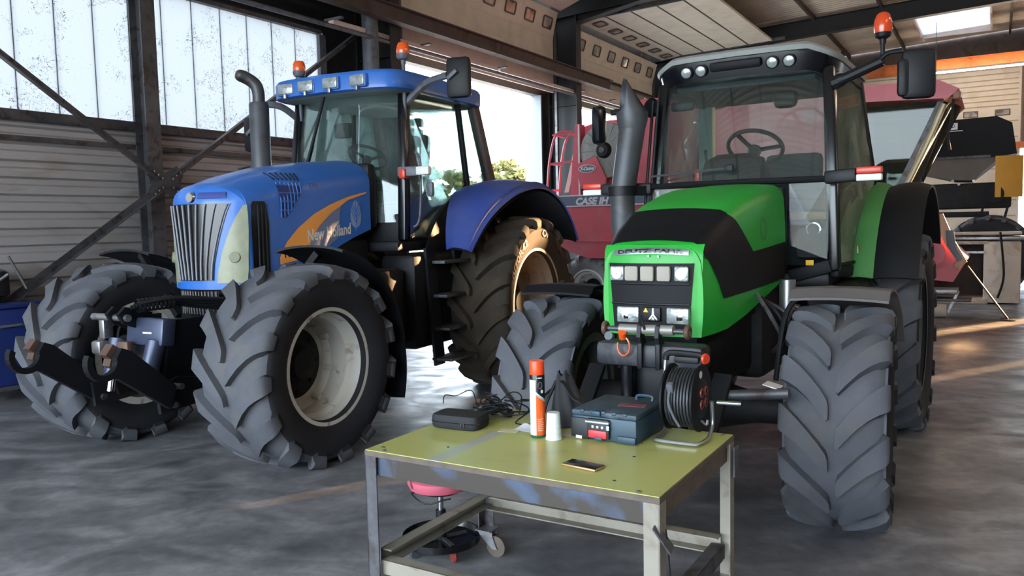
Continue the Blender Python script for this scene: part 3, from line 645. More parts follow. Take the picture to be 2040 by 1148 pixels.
for sg in (1, -1):
    wheel(bt, 'front_wheel', (0, sg*(1.0 if sg > 0 else .97)), FS, sg, -2.2, M_RIM, M_RUB)
    rw = wheel(bt, 'rear_wheel', (-3.15, sg*1.15), RS, sg, 0, mat('dull yellowed rim paint', '7d7262', .55, var=.12, dirt='5a4030', dscale=9, dthr=(.6, .75)), M_RUBD)
    # side wall lettering as raised rubber
    if sg > 0:
        R0 = .70
        for s_, a0 in (('OPTITRAC', 88), ('710/70R42', 168)):
            text('tyre_lettering', s_, .10, lambda x, y, a0=a0: Vector((-sin(radians(90-a0)+x/R0)*(R0+y)*1.0, .357, cos(radians(90-a0)+x/R0)*(R0+y))), M_BLACKM, rw, width=.62, bold=.003)
    # front mudguard
    def ff(a, b):
        th = lerp(radians(97), radians(205), a); r = .875-.02*abs(b-.5)+(.05*max(0, a-.75)*4); v = lerp(.70, 1.33, b)
        zc = .70; dip = .03*(abs(b-.5)*2)**3
        return Vector((cos(th)*(r-dip), sg*v, zc+sin(th)*(r-dip)))
    fe = MB().grid(ff, 26, 8, .018).ob('front_fender', M_BLACK, bt, ang=45)
    MB().bar((-.55, sg*.5, .9), (-.62, sg*.98, 1.28), .05, .05).ob('fender_stay', M_CHASSIS, fe)
    MB().bar((-.2, sg*.5, 1.0), (-.25, sg*.98, 1.52), .05, .05).ob('fender_stay', M_CHASSIS, fe)
    # rear mudguard
    def rf(a, b):
        th = lerp(radians(27), radians(150), a); r = 1.19+.045*sin(pi*min(1, b*1.15)); v = lerp(lerp(1.02, .74, min(1, a*3.2)), lerp(1.24, 1.50, min(1, a*2.2)), b)
        r -= .05*max(0, (b-.85)/.15)**2
        return Vector((-3.15+cos(th)*r*1.02, sg*v, .93+sin(th)*r))
    rfo = MB().grid(rf, 30, 10, .02).ob('rear_fender', mat('dusty blue fender paint', '33488f', .5, var=.1, dirt='4c5484', dscale=2, dthr=(.45, .8)), bt, ang=50)
    def rfi(a, b):
        th = lerp(radians(28), radians(150), a); r = lerp(1.19, .55, b); return Vector((-3.15+cos(th)*r, sg*.74, .93+sin(th)*r))
    MB().grid(rfi, 24, 2, .015).ob('fender_inner', M_BLACK, bt)
    MB().grid(lambda a, b: Vector((-3.15, 0, .93))+(Vector(rf(a, b))-Vector((-3.15, 0, .93))).__class__(((rf(a, b).x+3.15)*.972, rf(a, b).y, (rf(a, b).z-.93)*.972)), 24, 6).ob('fender_liner', M_BLACK, rfo)
    mb = MB(); mb.tube([Vector(rf(a/24, .93))+Vector((0, 0, .02)) for a in range(25)], .018, 6); mb.ob('fender_lip', M_BLUED, rfo)
    for k in (0, 1): MB().cyl((-3.6-.25*k, sg*1.2, 2.07-.1*k), (-3.6-.25*k, sg*1.2, 2.13-.1*k), .05, n=16).ob('fender_lamp', M_BLACK, rfo)
    # cab pillars
    A0, A1 = (-1.82, sg*.69, 1.57), (-1.98, sg*.63, 3.02)
    MB().bar(A0, A1, .085, .10, bev=.015, up=(1, 0, 0)).ob('a_pillar', M_BLACKG, bt)
    B0, B1 = (-2.93, sg*.75, 2.12), (-2.88, sg*.68, 3.02)
    MB().bar(B0, B1, .05, .06, bev=.01, up=(1, 0, 0)).ob('b_pillar', M_BLACKM, bt)
    C0, C1 = (-3.52, sg*.72, 2.12), (-3.25, sg*.66, 3.02)
    MB().bar(C0, C1, .10, .13, bev=.02, up=(1, 0, 0)).ob('c_pillar', mat('brown grey pillar', '4c4340', .5), bt)
    # door glass and rear quarter glass
    dg = [(-1.86, .70, 1.60), (-2.35, .735, 1.60), (-2.62, .745, 1.9), (-2.92, .745, 2.16), (-2.88, .68, 3.0), (-1.98, .635, 3.0)]
    mb = MB(); a = [Vector((x, sg*y, z)) for x, y, z in dg]; b = [v-Vector((0, sg*.006, 0)) for v in a]; n = len(a)
    mb.add(a+b, [tuple(range(n)), tuple(range(2*n-1, n-1, -1))]+[(i, (i+1) % n, n+(i+1) % n, n+i) for i in range(n)])
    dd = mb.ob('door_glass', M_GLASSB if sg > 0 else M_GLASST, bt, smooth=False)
    fr = [Vector((x, sg*(y+.004), z)) for x, y, z in dg]
    MB().tube(fr+[fr[0]], .016, 6).ob('door_frame', M_BLACKM, dd)
    mb = MB(); a = [Vector((x, sg*y, z)) for x, y, z in ((-2.95, .745, 2.16), (-3.48, .72, 2.16), (-3.24, .66, 3.0), (-2.9, .68, 3.0))]
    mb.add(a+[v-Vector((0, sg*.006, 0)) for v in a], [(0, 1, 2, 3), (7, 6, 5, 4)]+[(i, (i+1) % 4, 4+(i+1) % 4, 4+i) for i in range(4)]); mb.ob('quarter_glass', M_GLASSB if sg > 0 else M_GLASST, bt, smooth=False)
    # steps and grab rail
    if sg > 0:
        stp = empty('step_ladder', (0, 0, 0), 0, bt)
        for k, z in enumerate((1.36, 1.04, .73, .44)):
            MB().box((-2.22+(.02*k), .93+.03*k, z), (.52, .22, .03), bev=.006).ob('step', M_STEELD, stp)
        for uu in (-1.97, -2.48): MB().bar((uu, .95, .38), (uu+.02, .88, 1.5), .03, .16, up=(1, 0, 0)).ob('step_side', M_BLACK, stp)
    MB().box((-2.2, sg*.68, 1.0), (1.0, .4, .9), bev=.06).ob('fuel_tank', M_BLACK, bt)
    MB().box((-1.45, sg*.62, .95), (.45, .36, .75), bev=.06).ob('side_box', M_BLACK, bt)
    MB().tube(smoothpath([(-1.93, sg*.73, 1.7), (-1.96, sg*.78, 1.8), (-2.0, sg*.78, 2.3), (-2.0, sg*.72, 2.42)]), .012, 8).ob('grab_rail', M_GREYP, bt)
    # mirrors
    mi = empty('mirror', (0, 0, 0), 0, bt)
    z0 = 2.82 if sg < 0 else 2.88
    MB().tube(smoothpath([(-1.97, sg*.66, z0), (-1.96, sg*.9, z0+.16), (-1.92, sg*1.16, z0+.20)]), [.035]*13, 8).ob('mirror_arm', M_GREYP, mi)
    zc = 3.05 if sg > 0 else 2.72
    mb = MB(); mb.box((0, 0, 0), (.09, .235, .37), Matrix.Rotation(radians(10*sg), 3, 'Z'), .05); mo = mb.ob('mirror_housing', M_BLACK, mi); mo.location = (-1.93, sg*1.27, zc)
    MB().box((0, 0, 0), (.006, .19, .32), Matrix.Rotation(radians(10*sg), 3, 'Z'), .002).ob('mirror_glass', M_CHROME, mi).location = (-1.98, sg*1.27, zc)
    MB().box((-1.87, sg*1.24, zc+.02), (.05, .12, .04), Matrix.Rotation(radians(35), 3, 'X'), .01).ob('mirror_clamp', M_GREYP, mi)
    # beacons
    be = empty('beacon', (0, 0, 0), 0, bt); q = Vector((-1.93, .67 if sg > 0 else -.60, 0))
    zb = (2.72, 3.23) if sg > 0 else (2.80, 3.20)
    MB().cyl(q+Vector((0, 0, zb[0])), q+Vector((0, 0, zb[1])), .018, n=12).ob('beacon_pole', M_GREYP, be)
    MB().lathe([(0, 0), (.02, 0), (.025, .04), (.05, .05), (.065, .075), (.065, .10), (0, .10)], q+Vector((0, 0, zb[1])), (0, 0, 1), 24).ob('beacon_base', M_GREYP, be)
    MB().lathe([(.06, .10), (.064, .12), (.06, .17), (.045, .20), (0, .208)], q+Vector((0, 0, zb[1])), (0, 0, 1), 24).ob('beacon_lens', M_ORLENS, be)
# windscreen, rear window, cab floor
def ws_(a, b):
    v = lerp(-.64, .64, a); k = abs(v)/.64; z = lerp(1.75, 3.0, b); return Vector((lerp(-1.70, -1.84, b)-.13*k*k, v*lerp(1.04, .97, b), z))
MB().grid(ws_, 14, 4, .006).ob('windscreen', M_GLASSB, bt)
MB().grid(lambda a, b: Vector((lerp(-3.56, -3.28, b), lerp(-.66, .66, a), lerp(2.0, 3.0, b))), 6, 2, .006).ob('rear_window', M_GLASSB, bt)
MB().box((-2.6, 0, 1.52), (1.75, 1.36, .1), bev=.02).ob('cab_floor', M_BLACK, bt)
MB().box((-3.3, 0, 1.75), (.5, 1.4, .5), bev=.05).ob('cab_rear_shelf', M_SEAT, bt)
MB().box((-1.84, 0, 1.68), (.06, 1.30, .3), bev=.02).ob('firewall', M_BLACK, bt)
# roof
def roofring(z, k, lift=0):
    P = []
    for i in range(48):
        t = 2*pi*i/48; c, s_ = cos(t), sin(t); e = .24; x = abs(c)**e*(1 if c > 0 else -1); y = abs(s_)**e*(1 if s_ > 0 else -1)
        u = -2.52+x*.86*k; v = y*.78*k
        if x > 0: u += .10*(1-(v/.78)**2)
        P.append(Vector((u, v, z)))
    return P
MB().loft([roofring(2.98, .97), roofring(2.99, 1.0), roofring(3.12, 1.005), roofring(3.155, .98), roofring(3.175, .85), roofring(3.185, .5)]).ob('roof', M_BLUE, bt, ang=50)
MB().loft([roofring(2.97, .90), roofring(3.005, .96)]).ob('roof_liner', M_INT, bt)
for i, v in enumerate((-.48, -.2, .1, .4)):
    u = -2.52+.86*1.0+.10*(1-(v/.78)**2)-.015; e = empty('roof_lamp', (u+.012, v, 3.06), -v*.28, bt)
    MB().box((-.02, 0, 0), (.08, .20, .125), bev=.02).ob('lamp_frame', M_BLUE, e)
    MB().box((.018, 0, .002), (.03, .175, .10), bev=.012).ob('lamp_lens', M_LENS, e)
    MB().box((.03, 0, -.065), (.03, .03, .05), bev=.005).ob('lamp_bracket', M_STEEL, e)
mb = MB(); mb.bar((-1.70, -.1, 2.98), (-1.70, -.34, 2.35), .025, .02); mb.bar((-1.71, -.28, 2.52), (-1.72, -.42, 2.2), .035, .02); mb.ob('wiper', M_BLACK, bt)
# exhaust with elbow
ex = empty('exhaust', (0, 0, 0), 0, bt); q = Vector((-1.52, -.77, 0))
MB().lathe([(.0, 1.5), (.095, 1.5), (.095, 2.93), (.088, 2.95), (.07, 2.95)], q, (0, 0, 1), 28).ob('stack', M_STACK, ex)
MB().tube(smoothpath([q+Vector((0, 0, 2.94)), q+Vector((0, 0, 3.05)), q+Vector((.02, -.02, 3.13)), q+Vector((.08, -.08, 3.19)), q+Vector((.16, -.12, 3.215))]), [.06]*21+[.058, .054, .046, .036], 18).ob('elbow', M_STEELD, ex)
MB().bar((-1.6, -.5, 2.25), (-1.52, -.75, 2.25), .1, .05).ob('bracket', M_BLACK, ex)
# front indicator on door pillar
bi = empty('marker_lamp', (0, 0, 0), 0, bt)
MB().bar((-1.80, .66, 2.22), (-1.82, .86, 2.22), .04, .09, bev=.01).ob('bracket', M_GREYP, bi)
MB().box((-1.82, .93, 2.22), (.06, .14, .08), bev=.012).ob('lens', M_WHITEP, bi)
MB().box((-1.80, .72, 2.2), (.07, .07, .09), bev=.01).ob('lens', M_REDLENS, bi)
MB().box((-1.9, .95, 2.05), (.05, .07, .14), bev=.02).ob('lower_mirror', M_GREYP, bi)
# seat, wheel, console
def seat(par, c, m, head=True):
    x, y, z = c; s_ = empty('seat', c, 0, par)
    MB().box((0, 0, 0), (.48, .50, .14), bev=.05).ob('cushion', m, s_)
    MB().box((-.24, 0, .36), (.13, .46, .66), Matrix.Rotation(radians(-8), 3, 'Y'), .05).ob('backrest', m, s_)
    if head: MB().box((-.31, 0, .78), (.10, .26, .2), Matrix.Rotation(radians(-8), 3, 'Y'), .04).ob('headrest', m, s_)
    for k in (1, -1): MB().box((-.02, k*.31, .2), (.34, .07, .06), bev=.025).ob('armrest', m, s_)
    MB().box((0, 0, -.22), (.3, .34, .3), bev=.03).ob('pedestal', M_BLACK, s_)
def steering(par, c, tilt, r=.2):
    e = empty('steering_wheel', c, 0, par, rot=(0, radians(tilt), 0)); n = 36
    MB().tube([(cos(2*pi*i/n)*r, sin(2*pi*i/n)*r, 0) for i in range(n)], .016, 8, loop=True).ob('wheel_ring', M_BLACK, e)
    for a in (90, 210, 330): MB().bar((0, 0, -.03), (cos(radians(a))*r, sin(radians(a))*r, 0), .03, .014).ob('spoke', M_BLACK, e)
    MB().lathe([(0, .0), (.045, -.005), (.05, -.04), (.035, -.1), (.035, -.42), (0, -.42)], (0, 0, 0), (0, 0, 1), 16).ob('column', M_BLACK, e)
seat(bt, (-2.75, 0, 2.02), M_SEAT); steering(bt, (-2.22, 0, 2.42), -32)
MB().box((-1.95, 0, 2.05), (.24, .5, .5), bev=.08).ob('dashboard', M_SEAT, bt)
MB().box((-2.65, -.45, 2.1), (.7, .22, .35), bev=.05).ob('console', M_SEAT, bt); MB().box((-2.2, -.55, 1.82), (.75, .16, .5), bev=.04).ob('side_console', M_SEAT, bt)
MB().box((-2.5, -.52, 2.75), (.08, .2, .16), bev=.02).ob('monitor', M_BLACK, bt)
# front hitch
fh = empty('front_hitch', (0, 0, 0), 0, bt)
MB().box((.33, 0, .78), (.5, .50, .34), bev=.03).ob('hitch_block', M_BLACK, fh)
for sg in (1, -1):
    # side plates of the tower
    MB().prism([(.15, .5), (.56, .5), (.60, .62), (.53, .98), (.48, 1.07), (.15, 1.07)], (0, sg*.27-.01, 0), (1, 0, 0), (0, 0, 1), .025).ob('tower_plate', M_BLACKM, fh, smooth=False)
    # arm with open hook
    hk = []
    x0, z0 = .70, .56; x1, z1 = 1.08, .80
    d_ = Vector((x1-x0, z1-z0)).normalized(); nx = Vector((-d_.y, d_.x))
    low = [(x0-.04-nx.x*.09, z0-nx.y*.09), (x1-nx.x*.04, z1-nx.y*.04)]
    c = Vector((x1+.105, z1+.085)); arc_o = [(c.x+.125*cos(radians(t)), c.y+.125*sin(radians(t))) for t in range(-115, 31, 16)]; arc_i = [(c.x+.085*cos(radians(t)), c.y+.085*sin(radians(t))) for t in range(25, -200, -18)]
    top = [(x1-.02, z1+.16), (x1-.09, z1+.13), (x0+nx.x*.09, z0+nx.y*.09)]
    MB().prism(low+arc_o+arc_i+top, (0, sg*.40+.02, 0), (1, 0, 0), (0, 0, 1), .05, True).ob('hook_arm', M_BLACKM, fh, smooth=False)
    MB().prism([(x1-.09, z1+.12), (x1+.0, z1+.185), (x1+.055, z1+.12), (x1+.02, z1+.09), (x1+.035, z1+.045), (x1-.01, z1+.02)], (0, sg*.40-.05, 0), (1, 0, 0), (0, 0, 1), .07, True).ob('hook_latch', mat('rusty steel', '5a463c', .6, .4, var=.3), fh, smooth=False)
    MB().prism([(.36, .46), (.72, .44), (.74, .62), (.56, .68), (.36, .64)], (0, sg*.345, 0), (1, 0, 0), (0, 0, 1), .03, True).ob('arm_plate', M_BLACK, fh, smooth=False)
    for q_ in ((.42, .52), (.66, .50), (.60, .62)): MB().cyl((q_[0], sg*.31, q_[1]), (q_[0], sg*.44, q_[1]), .022, n=12).ob('pin', M_STEELD, fh)
    # lift cylinder
    MB().cyl((.68, sg*.19, .66), (.60, sg*.20, .93), .066, n=24).ob('lift_cylinder', mat('blue grey cylinder paint', '3a4258', .35, .3, var=.1), fh)
    MB().cyl((.70, sg*.19, .56), (.68, sg*.19, .67), .03, n=16).ob('cylinder_rod', M_CHROME, fh)
MB().box((.56, .10, .99), (.12, .38, .20), Matrix.Rotation(radians(-8), 3, 'Y'), .02).ob('tower_head', mat('blue grey cylinder paint', '4a5578'), fh)
MB().box((.623, .14, .99), (.004, .09, .012), Matrix.Rotation(radians(-8), 3, 'Y')).ob('print', M_WHITEP, fh, smooth=False)
MB().prism([(.62, .98), (.86, 1.08), (.90, 1.15), (.84, 1.20), (.62, 1.14)], (-.15, -.12, -.02), (1, 0, 0), (0, 0, 1), .03, True).ob('toplink_ear', M_BLACKM, fh, smooth=False)
MB().prism([(.62, .98), (.86, 1.08), (.90, 1.15), (.84, 1.20), (.62, 1.14)], (-.15, .0, -.02), (1, 0, 0), (0, 0, 1), .03, True).ob('toplink_ear', M_BLACKM, fh, smooth=False)
MB().cyl((.69, -.34, 1.10), (.69, .04, 1.10), .026, n=14).ob('pin', M_STEEL, fh)
MB().box((.66, -.25, 1.02), (.08, .06, .16), bev=.012).ob('coupler', M_STEEL, fh)
MB().box((.70, -.27, .88), (.09, .1, .1), bev=.02).ob('coupler', M_STEEL, fh)
MB().box((.68, -.03, .88), (.05, .11, .10), bev=.01).ob('socket', mat('rusty steel', '7a5a4a'), fh)
for k in range(4):
    MB().tube(smoothpath([(.66, .03+.03*k, 1.17+.01*k), (.45, .10+.035*k, 1.19+.012*k), (.2, .20+.03*k, 1.14+.02*k), (.0, .28+.02*k, 1.10+.02*k), (-.25, .34, 1.02)], 8), .017, 8).ob('hose', M_BLACK, fh)
for k in range(9): MB().lathe([(.047, -.011), (.05, 0), (.047, .011)], (.64-.028*k, .085+.009*k, 1.185+.001*k), (-.95, .3, .05), 14).ob('hose_sleeve', M_BLACK, fh)
# ================================================================== green tractor
GA = radians(32); GO = Vector((1.0907, 4.8963, 0))
gt = empty('tractor', GO, atan2(-cos(GA), -sin(GA)))
tag(gt, 'bright green tractor with matt black hood panel behind the yellow-green table', 'tractor')
GT = [(-.80, 1.92), (-.5, 1.90), (-.24, 1.86), (.0, 1.81), (.21, 1.755), (.45, 1.645), (.58, 1.575), (.64, 1.52)]
GB = [(-.80, 1.29), (-.4, 1.22), (.0, 1.14), (.3, 1.09), (.64, 1.08)]
def ghw(u): return interp([(-.8, .365), (-.3, .355), (.1, .335), (.45, .305), (.64, .275)], u)
def gside(u, z):
    zt, hw = interp(GT, u), ghw(u); r = .085; zs = zt-r
    if z <= zs: return hw+.012*sin(pi*min(1, max(0, (z-interp(GB, u))/(zs-interp(GB, u)))))
    return hw*(1-.14*((z-zs)/r)**2)
def gsec(u):
    zt, zb, hw = interp(GT, u), interp(GB, u), ghw(u); zs = zt-.085; P = []
    for k in range(7): z = lerp(zb, zs, k/6); P.append((u, gside(u, z), z))
    for k in (.35, .7, .9): P.append((u, gside(u, zs+.085*k), zs+.085*k-.0))
    for k in (.80, .66, .4, .2): P.append((u, hw*k, zt+.022*(1-k*k)))
    P.append((u, 0, zt+.022)); L = P+[(a, -b, c) for a, b, c in reversed(P[:-1])]; return [Vector(p) for p in L]
gus = [-.80, -.65, -.5, -.35, -.24, -.1, .0, .1, .21, .3, .38, .45, .52, .58, .62]
hood = MB().loft([gsec(u) for u in gus]).ob('hood', M_GREEN, gt, ang=40)
def gnose(v, z, off=0):
    k = min(1, abs(v)/.29); return Vector((.655-.045*k**2.2-.10*max(0, (z-1.47))**1.0*1.2+off, v, z))
def gn(a, b):
    zt = 1.575; z = lerp(1.08, zt, b); v = lerp(-1, 1, a)*lerp(.262, .285, min(1, b*1.3)); p = gnose(v, z)
    if z > 1.54: p.x -= (z-1.54)*.6
    return p
MB().grid(gn, 20, 14, .02).ob('nose', M_GREEN, gt, ang=60)
for sg in (1, -1):
    def gck(a, b):
        z = lerp(1.08, 1.54, a); p = gn(1 if sg > 0 else 0, (z-1.08)/.495); q = Vector((.60, sg*gside(.60, min(z, 1.53)), z)); return p.lerp(q, b)
    MB().grid(gck, 8, 2).ob('cheek', M_GREEN, gt, ang=60)
MB().grid(lambda a, b: gn(a, 1).lerp(Vector((.60, lerp(-1, 1, a)*.262, interp(GT, .60)+.022*(1-(2*a-1)**2))), b), 20, 2).ob('nose_top', M_GREEN, gt, ang=60)
# matt black panel wrapped over bonnet and side
def gtop(u, k, off=.003):
    zt, hw = interp(GT, u), ghw(u); return Vector((u, hw*k*.855, zt+.022*(1-(k*.855)**2)+off))
def gwrap(u, k, off=.0035):
    zt, hw = interp(GT, u), ghw(u); zs = zt-.085; off += .002; kk = abs(k); sg_ = 1 if k >= 0 else -1
    if kk <= .7501: q_ = kk/.75*.80; return Vector((u, sg_*hw*q_, zt+.022*(1-q_*q_)+off))
    t = max(0, (kk-.8)/.2); z = lerp(zs+.0765, zs+.01, t); return Vector((u, sg_*(gside(u, z)+off), z+off*(1-t)))
MB().grid(lambda a, b: gwrap(lerp(.585, .235, a), lerp(-1, 1, b)), 14, 40, .003).ob('hood_black_top', M_BLACKM, gt, ang=60)
for sg in (1, -1):
    def gp(u, z, off=.004): return Vector((u, sg*(gside(u, z)+off), z))
    def quadpatch(A, B_, C, D_, name, m, n=12, off=.004):
        return MB().grid(lambda a, b: gp(*(Vector(A).lerp(Vector(B_), a)).lerp(Vector(D_).lerp(Vector(C), a), b), off), n, n, .002).ob(name, m, gt, ang=60)
    quadpatch((.60, 1.555), (.23, 1.735), (-.08, 1.51), (.38, 1.27), 'hood_black_side', M_BLACKM)
    quadpatch((-.08, 1.51), (-.78, 1.545), (-.78, 1.30), (.38, 1.27), 'hood_black_side', M_BLACKM)
    MB().add([gp(-.30+.07*cos(t*pi/12), 1.64+.07*sin(t*pi/12), .003) for t in range(24)]+[gp(-.30+.055*cos(t*pi/12), 1.64+.055*sin(t*pi/12), .003) for t in range(24)], [(i, (i+1) % 24, 24+(i+1) % 24, 24+i) for i in range(24)]).ob('round_mark', M_GREEND, gt, smooth=False)
# lamp fascia
fa = MB(); fa.grid(lambda a, b: gnose(lerp(-1, 1, a)*lerp(.215, .245, b), lerp(1.115, 1.475, b), .008), 12, 6, .02); fas = fa.ob('lamp_fascia', M_BLACKM, gt)
for z in (1.365, 1.255): MB().tube([gnose(v, z, .016) for v in (-.225, -.1, 0, .1, .225)], .006, 6).ob('fascia_ridge', M_BLACK, fas)
for i, v in enumerate((-.188, -.098, -.005, .088, .183)):
    p = gnose(v, 1.42, .016); rot = Matrix.Rotation(-v*.45, 3, 'Z')
    lo = MB().box((0, 0, 0), (.022, .078 if i in (1, 2, 3) else .082, .082), rot, .012).ob('vent_cap' if i in (1, 2, 3) else 'work_lamp', mat('beige cap', '9d978c', .7, var=.08) if i in (1, 2, 3) else M_LENS, fas); lo.location = p
    if i in (0, 4): MB().lathe([(.028, .004), (.03, .008), (.02, .010), (0, .006)], (.008, 0, -.004), (1, 0, 0), 20).ob('reflector', M_CHROME, lo)
for v in (-.118, .165):
    p = gnose(v, 1.195, .018); lo = MB().box((0, 0, 0), (.03, .128, .088), Matrix.Rotation(-v*.4, 3, 'Z'), .01).ob('headlight', M_LENS, fas); lo.location = p
    MB().box((.012, .02*(1 if v > 0 else -1), .0), (.01, .05, .05), bev=.004).ob('reflector', M_CHROME, lo)
pb = MB().box((0, 0, 0), (.02, .105, .078), None, .008).ob('badge_plate', M_BLACK, fas); pb.location = gnose(.02, 1.20, .016)
M_WARN = mat('warning yellow', 'e0b020', .5)
MB().prism([(-.014, 0), (.014, 0), (0, .026)], (.0105, -.03, .012), (0, 1, 0), (0, 0, 1), .002).ob('warning_sticker', M_WARN, pb, smooth=False)
for poly in ([(-.003, .035), (.003, .035), (.006, .0), (.028, -.028), (.018, -.03), (.0, -.004), (-.018, -.03), (-.028, -.028), (-.006, .0)], [(-.012, -.03), (.012, -.03), (.0, -.012)]):
    MB().prism(poly, (.0105, .012, .0), (0, 1, 0), (0, 0, 1), .003).ob('spire_emblem', M_CHROME, pb, smooth=False)
MB().grid(lambda a, b: gn(.5+lerp(-.215, .215, a)/.57, lerp(.895, .96, b)-.02*(2*a-1)**2)+Vector((.007, 0, .004)), 14, 2, .004).ob('name_strip', mat('worn silver strip', '7d8284', .3, .7, var=.25, vscale=30), gt)
text('lettering', 'DEUTZ-FAHR', .03, lambda x, y: gn(.5+(-.19+x)/.57, .905+y*1.9-.02*((-.19+x)/.215)**2)+Vector((.0085, 0, .005)), M_BLACKG, gt, width=.38, bold=.001)
for q in ((.0, 1.515), (.055, 1.512)): MB().cyl(gnose(q[0], q[1], .0), gnose(q[0], q[1], .012), .006, n=8).ob('scar', M_STEEL, gt)
# chassis, axle, engine
mb = MB(); mb.box((-.1, 0, .92), (1.2, .44, .42), bev=.04); mb.box((-1.5, 0, .95), (1.9, .6, .6), bev=.05); mb.box((-.4, 0, 1.2), (.8, .5, .25), bev=.03); mb.ob('chassis', M_CHASSIS, gt)
MB().box((-2.45, 0, .9), (.7, .8, .6), bev=.05).ob('rear_housing', M_CHASSIS, gt)
MB().lathe([(.08, -.70), (.09, -.4), (.14, -.2), (.14, .2), (.09, .4), (.08, .70)], (0, 0, .59), (0, 1, 0), 20, True).ob('front_axle', M_CHASSIS, gt)
MB().lathe([(.11, -.8), (.13, -.5), (.2, -.3), (.2, .3), (.13, .5), (.11, .8)], (-2.45, 0, .765), (0, 1, 0), 20, True).ob('rear_axle', M_CHASSIS, gt)
GFS = dict(R=.622, W=.49, rim=.355, N=14, run=.25, lh=.052, lw=.058, dish=.07, disc=.15, hub=.06)
GRS = dict(R=.80, W=.52, rim=.48, N=15, run=.28, lh=.055, lw=.058, dish=.06, disc=.2, hub=.1)
rnd = random.Random(4)
for sg in (1, -1):
    wheel(gt, 'front_wheel', (0, sg*.88), GFS, sg, 4.5, M_RIMG, M_RUB)
    wheel(gt, 'rear_wheel', (-2.45, sg*.84), GRS, sg, 0, M_RIMG, M_RUB)
    def gf(a, b):
        th = lerp(radians(78), radians(150), a); r = .715-.012*(2*b-1)**2; v = lerp(.615, 1.125, b)
        x, z = cos(th)*r, .59+sin(th)*r
        if a < .06: z -= .035; 
        return Vector((x, sg*v, z))
    fe = MB().grid(gf, 26, 6, .014).ob('front_fender', mat('lit grey fender', '5a5654', .55, var=.15) if sg > 0 else M_BLACK, gt, ang=45)  # paler grey paints in the light on this fender's top
    for q in (.35, .65):
        p = gf(.3, q); MB().cyl(p-Vector((0, 0, .01)), p+Vector((.006, 0, .014)), .026, .02, n=14).ob('fender_bolt', M_BLACK, fe)
    MB().tube(smoothpath([(-.05, sg*.5, .75), (-.1, sg*.55, 1.15), (-.1, sg*.7, 1.265), (-.1, sg*1.0, 1.27)]), .016, 8).ob('fender_stay', M_CHASSIS, fe)
    # rear mudguard: green inner half, black outer half
    def gr(a, b, v0, v1, r0=1.13):
        th = lerp(radians(24), radians(145), a); r = r0+.03*sin(pi*b); return Vector((-2.45+cos(th)*r, sg*lerp(v0, v1, b), .80+sin(th)*r))
    MB().grid(lambda a, b: gr(a, b, .64, .83), 26, 4, .018).ob('rear_fender', M_GREEND, gt, ang=50)
    MB().grid(lambda a, b: gr(a, b, .832, 1.12, 1.12), 26, 5, .018).ob('fender_extension', M_BLACK, gt, ang=50)
    def gri(a, b):
        th = lerp(radians(24), radians(145), a); r = lerp(1.13, .4, b); return Vector((-2.45+cos(th)*r, sg*.645, .80+sin(th)*r))
    MB().grid(gri, 20, 2, .012).ob('fender_inner', M_BLACK, gt)
    # cab frame
    MB().bar((-.98, sg*.655, 1.34), (-1.13, sg*.585, 2.72), .075, .09, bev=.015, up=(1, 0, 0)).ob('a_pillar', M_BLACKG, gt)
    MB().bar((-2.32, sg*.72, 1.75), (-2.12, sg*.62, 2.74), .06, .08, bev=.012, up=(1, 0, 0)).ob('c_pillar', M_BLACKM, gt)
    MB().bar((-.98, sg*.655, 1.34), (-1.75, sg*.70, 1.30), .06, .08, bev=.012).ob('door_sill', M_BLACKM, gt)
    dg = [(-1.02, .665, 1.38), (-1.62, .705, 1.38), (-1.85, .71, 1.75), (-2.27, .715, 1.98), (-2.13, .625, 2.70), (-1.13, .595, 2.70)]
    a = [Vector((x, sg*(y+.01), z)) for x, y, z in dg]; n = len(a); mb = MB()
    mb.add(a+[v-Vector((0, sg*.006, 0)) for v in a], [tuple(range(n)), tuple(range(2*n-1, n-1, -1))]+[(i, (i+1) % n, n+(i+1) % n, n+i) for i in range(n)])
    dd = mb.ob('door_glass', M_GLASSD if sg > 0 else M_GLASSG, gt, smooth=False)
    MB().tube([Vector((x, sg*(y+.014), z)) for x, y, z in dg]+[Vector((dg[0][0], sg*(dg[0][1]+.014), dg[0][2]))], .014, 6).ob('door_frame', M_BLACKM, dd)
    # mirrors, lamps on brackets
    mi = empty('mirror', (0, 0, 0), 0, gt)
    if sg > 0:
        MB().tube(smoothpath([(-1.08, .62, 2.60), (-1.06, .72, 2.63), (-1.02, .93, 2.70)]), [.045]*5+[.035]*8, 10).ob('mirror_arm', M_BLACK, mi)
        MB().tube(smoothpath([(-1.02, .90, 2.69), (-1.0, .96, 2.74), (-.99, 1.05, 2.745)]), .016, 8).ob('mirror_arm', M_BLACK, mi)
        MB().box((-1.0, 1.14, 2.59), (.08, .20, .31), Matrix.Rotation(radians(12), 3, 'Z'), .035).ob('mirror_housing', M_BLACK, mi)
        MB().box((-.965, 1.06, 2.57), (.06, .075, .24), Matrix.Rotation(radians(12), 3, 'Z'), .03).ob('mirror_rib', M_BLACK, mi)
        MB().box((-1.045, 1.145, 2.59), (.006, .16, .27), Matrix.Rotation(radians(12), 3, 'Z'), .002).ob('mirror_glass', M_CHROME, mi)
        be = empty('beacon', (0, 0, 0), 0, gt); q = Vector((-1.02, .93, 0))
        MB().cyl(q+Vector((0, 0, 2.68)), q+Vector((0, 0, 2.86)), .014, n=10).ob('beacon_pole', M_BLACK, be)
        MB().lathe([(0, 0), (.018, 0), (.022, .03), (.045, .045), (.052, .07), (0, .07)], q+Vector((0, 0, 2.805)), (0, 0, 1), 20).ob('beacon_base', M_BLACK, be)
